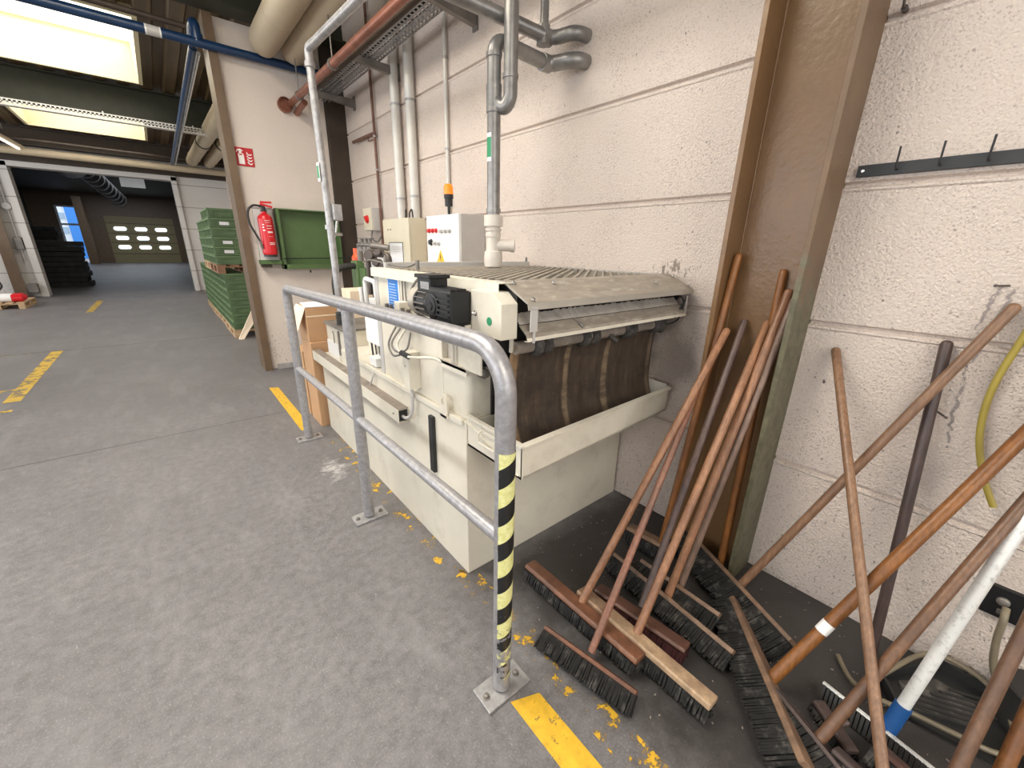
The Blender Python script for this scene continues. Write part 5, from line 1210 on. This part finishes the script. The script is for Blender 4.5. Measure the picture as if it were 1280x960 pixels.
# ================================================================== BROOMS
def broom(name, hl, cat, P1, P2, B, T, hr, wmat, block, bmat='bristle_black', nrm=None, bw=.028, bt=.011, blen=.055, hlabel=None, ch=.006, spread=.012, dens=1.0, hname='handle', socket=None, seed=0, lean=None, taper=1.0):
    """P1,P2: ends of the head block; B,T: ends of the handle; nrm: outward normal of the block's back"""
    rnd = random.Random(seed); hr *= 1.2; P1, P2, B, T = (Vector(p) for p in (P1, P2, B, T))
    t = thing(name, hl, cat, ((P1 + P2) / 2).xy.to_3d())
    hd_ = (T - B).normalized(); l = (P2 - P1).normalized()
    n = Vector(nrm).normalized() if nrm else hd_
    n = (n - l * n.dot(l)).normalized(); wv = n.cross(l).normalized()
    c = (P1 + P2) / 2
    # block
    MB().obox(c, l, wv, n, (P2 - P1).length / 2, bw, bt, ch).build('head', block, t, .004, 2)
    # handle with a rounded tip
    L = (T - B).length
    mb = MB(); pts = [B - hd_ * .01, B + hd_ * .3 * L, T - hd_ * .012, T - hd_ * .004, T]
    mb.tube(pts, [hr * 1.04, hr, hr * taper, hr * taper * .8, hr * taper * .4], 18); mb.build(hname, wmat, t)
    # bristles in rows
    dn = -n; bl = blen
    mb = MB(); Lh = (P2 - P1).length; rows = 8; nn = int(Lh / .0062 * dens)
    for i in range(nn):
        for r_ in range(rows):
            u = (r_ + .5) / rows * 2 - 1
            p = P1 + l * (Lh * (i + rnd.random()) / nn) + wv * (bw * .88 * u) + dn * bt
            d = dn * bl * rnd.uniform(.82, 1.05) + wv * (u * spread + rnd.uniform(-.004, .004)) + l * rnd.uniform(-.004, .004)
            if lean: d += Vector(lean)
            q = p + d
            if q.z < .001:
                q.z = .001 + rnd.random() * .003
            s_ = .0036; e1_ = l * s_; e2_ = wv * s_
            vs = [p + e1_ + e2_, p - e1_ + e2_, p - e1_ - e2_, p + e1_ - e2_, q + e1_ * .8 + e2_ * .8, q - e1_ * .8 + e2_ * .8, q - e1_ * .8 - e2_ * .8, q + e1_ * .8 - e2_ * .8]
            mb.add(vs, [(0, 1, 5, 4), (1, 2, 6, 5), (2, 3, 7, 6), (3, 0, 4, 7), (4, 5, 6, 7)])
    mb.build('bristles', bmat, t)
    return t
Z1 = .078
# A: red-brown block at the left
broom('broom', 'leftmost broom with a long red-brown head and orange-brown stick reaching into the column', 'broom', (1.078, 1.12, Z1), (1.08, .515, Z1), (1.105, .818, Z1 + .01), (1.853, .743, 1.186), .0135, 'wood_orange', 'block_red', nrm=(.10, .02, 1), bw=.036, bt=.013, blen=.05, seed=1, ch=.009)
# B: thin squeegee-like brush in front
broom('broom', 'broom with a narrow reddish head lying closest to the striped post', 'broom', (0.918, 0.847, 0.046), (0.986, 0.464, 0.046), (0.988, 0.665, 0.050), (1.776, .777, .989), .0115, 'wood_red', 'block_red', nrm=(.70, .0, .6), bw=.020, bt=.008, blen=.050, seed=2, ch=.003, lean=(-.02, -.01, 0), spread=.02)
# D: pale board
broom('broom', 'broom with a long pale worn wooden head powdered with dust', 'broom', (1.146, .862, .082), (1.131, .272, .082), (1.150, .582, .085), (1.915, .612, 1.232), .0130, 'wood_orange', 'block_pale', nrm=(.12, 0, 1), bw=.030, bt=.013, blen=.055, seed=3, ch=.004)
# C: dark red brush
broom('broom', 'broom with a dark red bristled head and a dark grey stick', 'broom', (1.222, .83, .072), (1.26, .43, .072), (1.30, .652, .075), (1.915, .702, 1.226), .0125, 'wood_slate', 'block_dark', 'bristle_red', nrm=(.15, 0, 1), bw=.034, bt=.011, blen=.05, seed=4, ch=.008)
# E and F: thin boards, bristles towards the rail
broom('broom', 'broom with a thin tan head edge, third row from the machine', 'broom', (1.471, 0.916, 0.056), (1.396, 0.312, 0.056), (1.448, 0.617, 0.060), (1.922, .563, 1.366), .0140, 'wood_orange', 'block_tan', nrm=(.66, .05, .66), bw=.026, bt=.009, blen=.058, seed=5, ch=.002, lean=(-.02, 0, 0), spread=.02)
broom('broom', 'broom with a short thin tan head just in front of the column foot', 'broom', (1.541, 0.810, 0.054), (1.525, 0.421, 0.054), (1.558, 0.613, 0.058), (1.900, .531, 1.339), .0120, 'wood_grey', 'block_tan', nrm=(.66, .05, .66), bw=.024, bt=.009, blen=.055, seed=6, ch=.002, lean=(-.02, 0, 0), spread=.02)
# I: rounded head by the wall
broom('broom', 'broom with a short rounded dusty head and the tallest stick, at the column far side', 'broom', (1.68, .985, .082), (1.70, .742, .082), (1.69, .80, .085), (1.885, .768, 1.50), .0135, 'wood_rust', 'block_tan', nrm=(.15, 0, 1), bw=.036, bt=.013, blen=.06, seed=7, ch=.010)
# loose stick G in the column channel
tag(MB().tube([(1.825, .557, .004), (1.927, .600, 1.42), (1.928, .601, 1.436), (1.929, .6015, 1.442)], [.0170, .0160, .013, .006], 16).build('broomstick', 'wood_rust'), 'loose bright orange-brown stick standing inside the column channel', 'stick')
# K: long board at the column foot
broom('broom', 'broom with a long thin head at the column foot and a long diagonal stick', 'broom', (1.905, .760, .074), (1.600, .182, .074), (1.737, .432, .078), (2.0, -.028, 1.369), .0135, 'wood_tan', 'block_tan', nrm=(.72, -.1, .60), bw=.028, bt=.009, blen=.090, seed=8, ch=.002, lean=(-.03, .01, 0), spread=.02)
# L: grey-brown board, big rust stick
broom('broom', 'wide foreground broom with grey-brown head and the thickest rust-brown stick', 'broom', (1.650, 0.413, 0.058), (1.188, 0.015, 0.058), (1.399, 0.183, 0.064), (2.0, -.227, 1.259), .0162, 'wood_rust', 'block_tan', nrm=(.62, -.35, .66), bw=.034, bt=.011, blen=.066, seed=9, ch=.003, lean=(-.02, .02, 0), spread=.02)
lb_root = [o for o in col.objects if o.get('label', '').startswith('wide foreground broom')][0]
B_, T_ = Vector((1.399, 0.183, 0.064)), Vector((2.0, -.227, 1.259))
MB().tube([B_.lerp(T_, .175), B_.lerp(T_, .205)], .0204, 18, False).build('paper_label', 'white_print', lb_root, label='small white paper label')
# M: thin dark board behind it
broom('broom', 'broom with thin grey head half hidden behind the wide foreground head', 'broom', (1.372, .155, .055), (1.235, -.115, .055), (1.300, .018, .060), (2.0, -.288, 1.241), .0135, 'wood_brown', 'wood_dark', nrm=(.6, -.2, .7), bw=.030, bt=.006, blen=.06, seed=10, ch=.001, lean=(-.01, .01, 0))
# N: slim stick crossing in front
broom('broom', 'broom whose slim stick crosses in front of the others near the right', 'broom', (1.30, -.02, .07), (1.24, -.30, .07), (1.250, -.148, .075), (2.003, .383, 1.15), .0128, 'wood_tan', 'wood_dark', nrm=(.5, .1, .8), bw=.030, bt=.010, blen=.06, seed=11)
# O: dark stick
tag(MB().tube([(1.862, -.022, .004), (2.000, .088, 1.218), (2.001, .0885, 1.228), (2.002, .089, 1.234)], [.0170, .0170, .014, .006], 16).build('broomstick', 'wood_dark'), 'dark grey stick leaning upright on the wall under the panel joint', 'stick')
# P and Q at the right edge
broom('broom', 'broom with a dark brown stick in front of the black wall plate', 'broom', (1.42, -.10, .07), (1.33, -.42, .07), (1.372, -.244, .075), (1.990, -.296, 1.311), .0135, 'wood_brown', 'block_dark', nrm=(.5, 0, .8), bw=.030, bt=.010, blen=.06, seed=12)
tag(MB().tube([(1.46, -.330, .006), (2.0, -.335, 1.35), (2.001, -.335, 1.354)], [.018, .0175, .010], 16).build('broomstick', 'wood_rust'), 'orange stick at the lower right corner of the photo', 'stick')
# white handled squeegee
sq = thing('floor_squeegee', 'squeegee with white handle, blue socket and white-edged black blade', 'squeegee', (1.50, -.09, 0))
P1, P2 = Vector((1.525, .060, .062)), Vector((1.470, -.260, .062)); l_ = (P2 - P1).normalized(); up_v = Vector((.35, .05, .93)).normalized(); wv_ = up_v.cross(l_).normalized(); cc_ = (P1 + P2) / 2
MB().obox(cc_, l_, wv_, up_v, .165, .007, .0035).build('blade_holder', 'white_handle', sq)
mb = MB()
for k in range(26):
    p = P1 + l_ * (.006 + k * .0125); mb.obox(p - up_v * .03, up_v, l_, wv_, .028, .0045, .012)
mb.build('rubber_blade', 'black_rubber', sq)
hb = Vector((1.530, -.118, .075)); ht = Vector((1.925, -.258, 1.388)); hv = (ht - hb).normalized()
MB().tube([hb - hv * .03, hb + hv * .075], .0225, 16).tube([hb - hv * .02, cc_], .012, 10).build('socket', 'blue_socket', sq, label='blue plastic socket')
MB().tube([hb + hv * .07, ht], .0175, 18).build('handle', 'white_handle', sq, label='speckled white handle')
# small brush in the lower corner
broom('hand_brush', 'small dark ribbed brush on the floor below the squeegee', 'brush', (1.455, .055, .04), (1.36, -.06, .04), (1.41, -.005, .045), (1.43, -.03, .07), .008, 'wood_dark', 'wood_dark', nrm=(.1, 0, 1), bw=.022, bt=.010, blen=.025, seed=14, hname='grip')
# black dustpan
dpn = thing('dustpan', 'large black ribbed dustpan full of dust beside the coiled hose', 'dustpan', (1.82, -.22, 0))
mb = MB()
q0 = [(1.66, -.12), (1.76, -.06), (1.995, -.20), (1.99, -.34), (1.90, -.42), (1.70, -.36)]
mb.prism(q0, 'z', .002, .014)
n_ = len(q0)
for i in range(n_ - 1):
    a, b2 = Vector((*q0[i], 0)), Vector((*q0[i + 1], 0)); d = (b2 - a).normalized(); pr_ = Vector((-d.y, d.x, 0))
    mb.obox((a + b2) / 2 + Vector((0, 0, .028)), d, pr_, (0, 0, 1), (b2 - a).length / 2, .004, .022)
mb.build('pan', 'black_plastic', dpn)
mb = MB()
for k in range(7):
    o_ = Vector((1.70 + k * .036, -.13 - k * .020, .018)); mb.obox(o_ + Vector((.03, -.07, 0)), (.5, -.9, 0), (.9, .5, 0), (0, 0, 1), .10, .004, .005)
mb.build('rib', 'black_rubber', dpn)
MB().prism([(1.72, -.14), (1.80, -.11), (1.92, -.20), (1.90, -.30), (1.78, -.30)], 'z', .014, .017).build('dust', 'dark_dust', dpn)
tag(MB().lathe((1.93, -.43, 0), (0, 0, 1), [(0, .085), (.16, .10), (.165, .105), (.17, .095)], 24).build('bucket', 'black_rubber'), 'dark round bucket in the corner below the black wall plate', 'bucket')

# lower the grime: small debris scraps on the floor corner
rnd = random.Random(5); mb = MB()
for k in range(300):
    x, y = rnd.uniform(.95, 2.0), rnd.uniform(-.45, 1.28); s_ = rnd.uniform(.0007, .0022); a = rnd.random() * PI
    mb.obox((x, y, s_ * .5), (math.cos(a), math.sin(a), 0), (-math.sin(a), math.cos(a), 0), (0, 0, 1), s_ * rnd.uniform(1, 2.5), s_, s_ * .5)
o = mb.build('debris', 'dusty_sheet'); tag(o, 'crumbs and dust scattered on the dark floor around the brooms', 'debris', None, 'stuff')
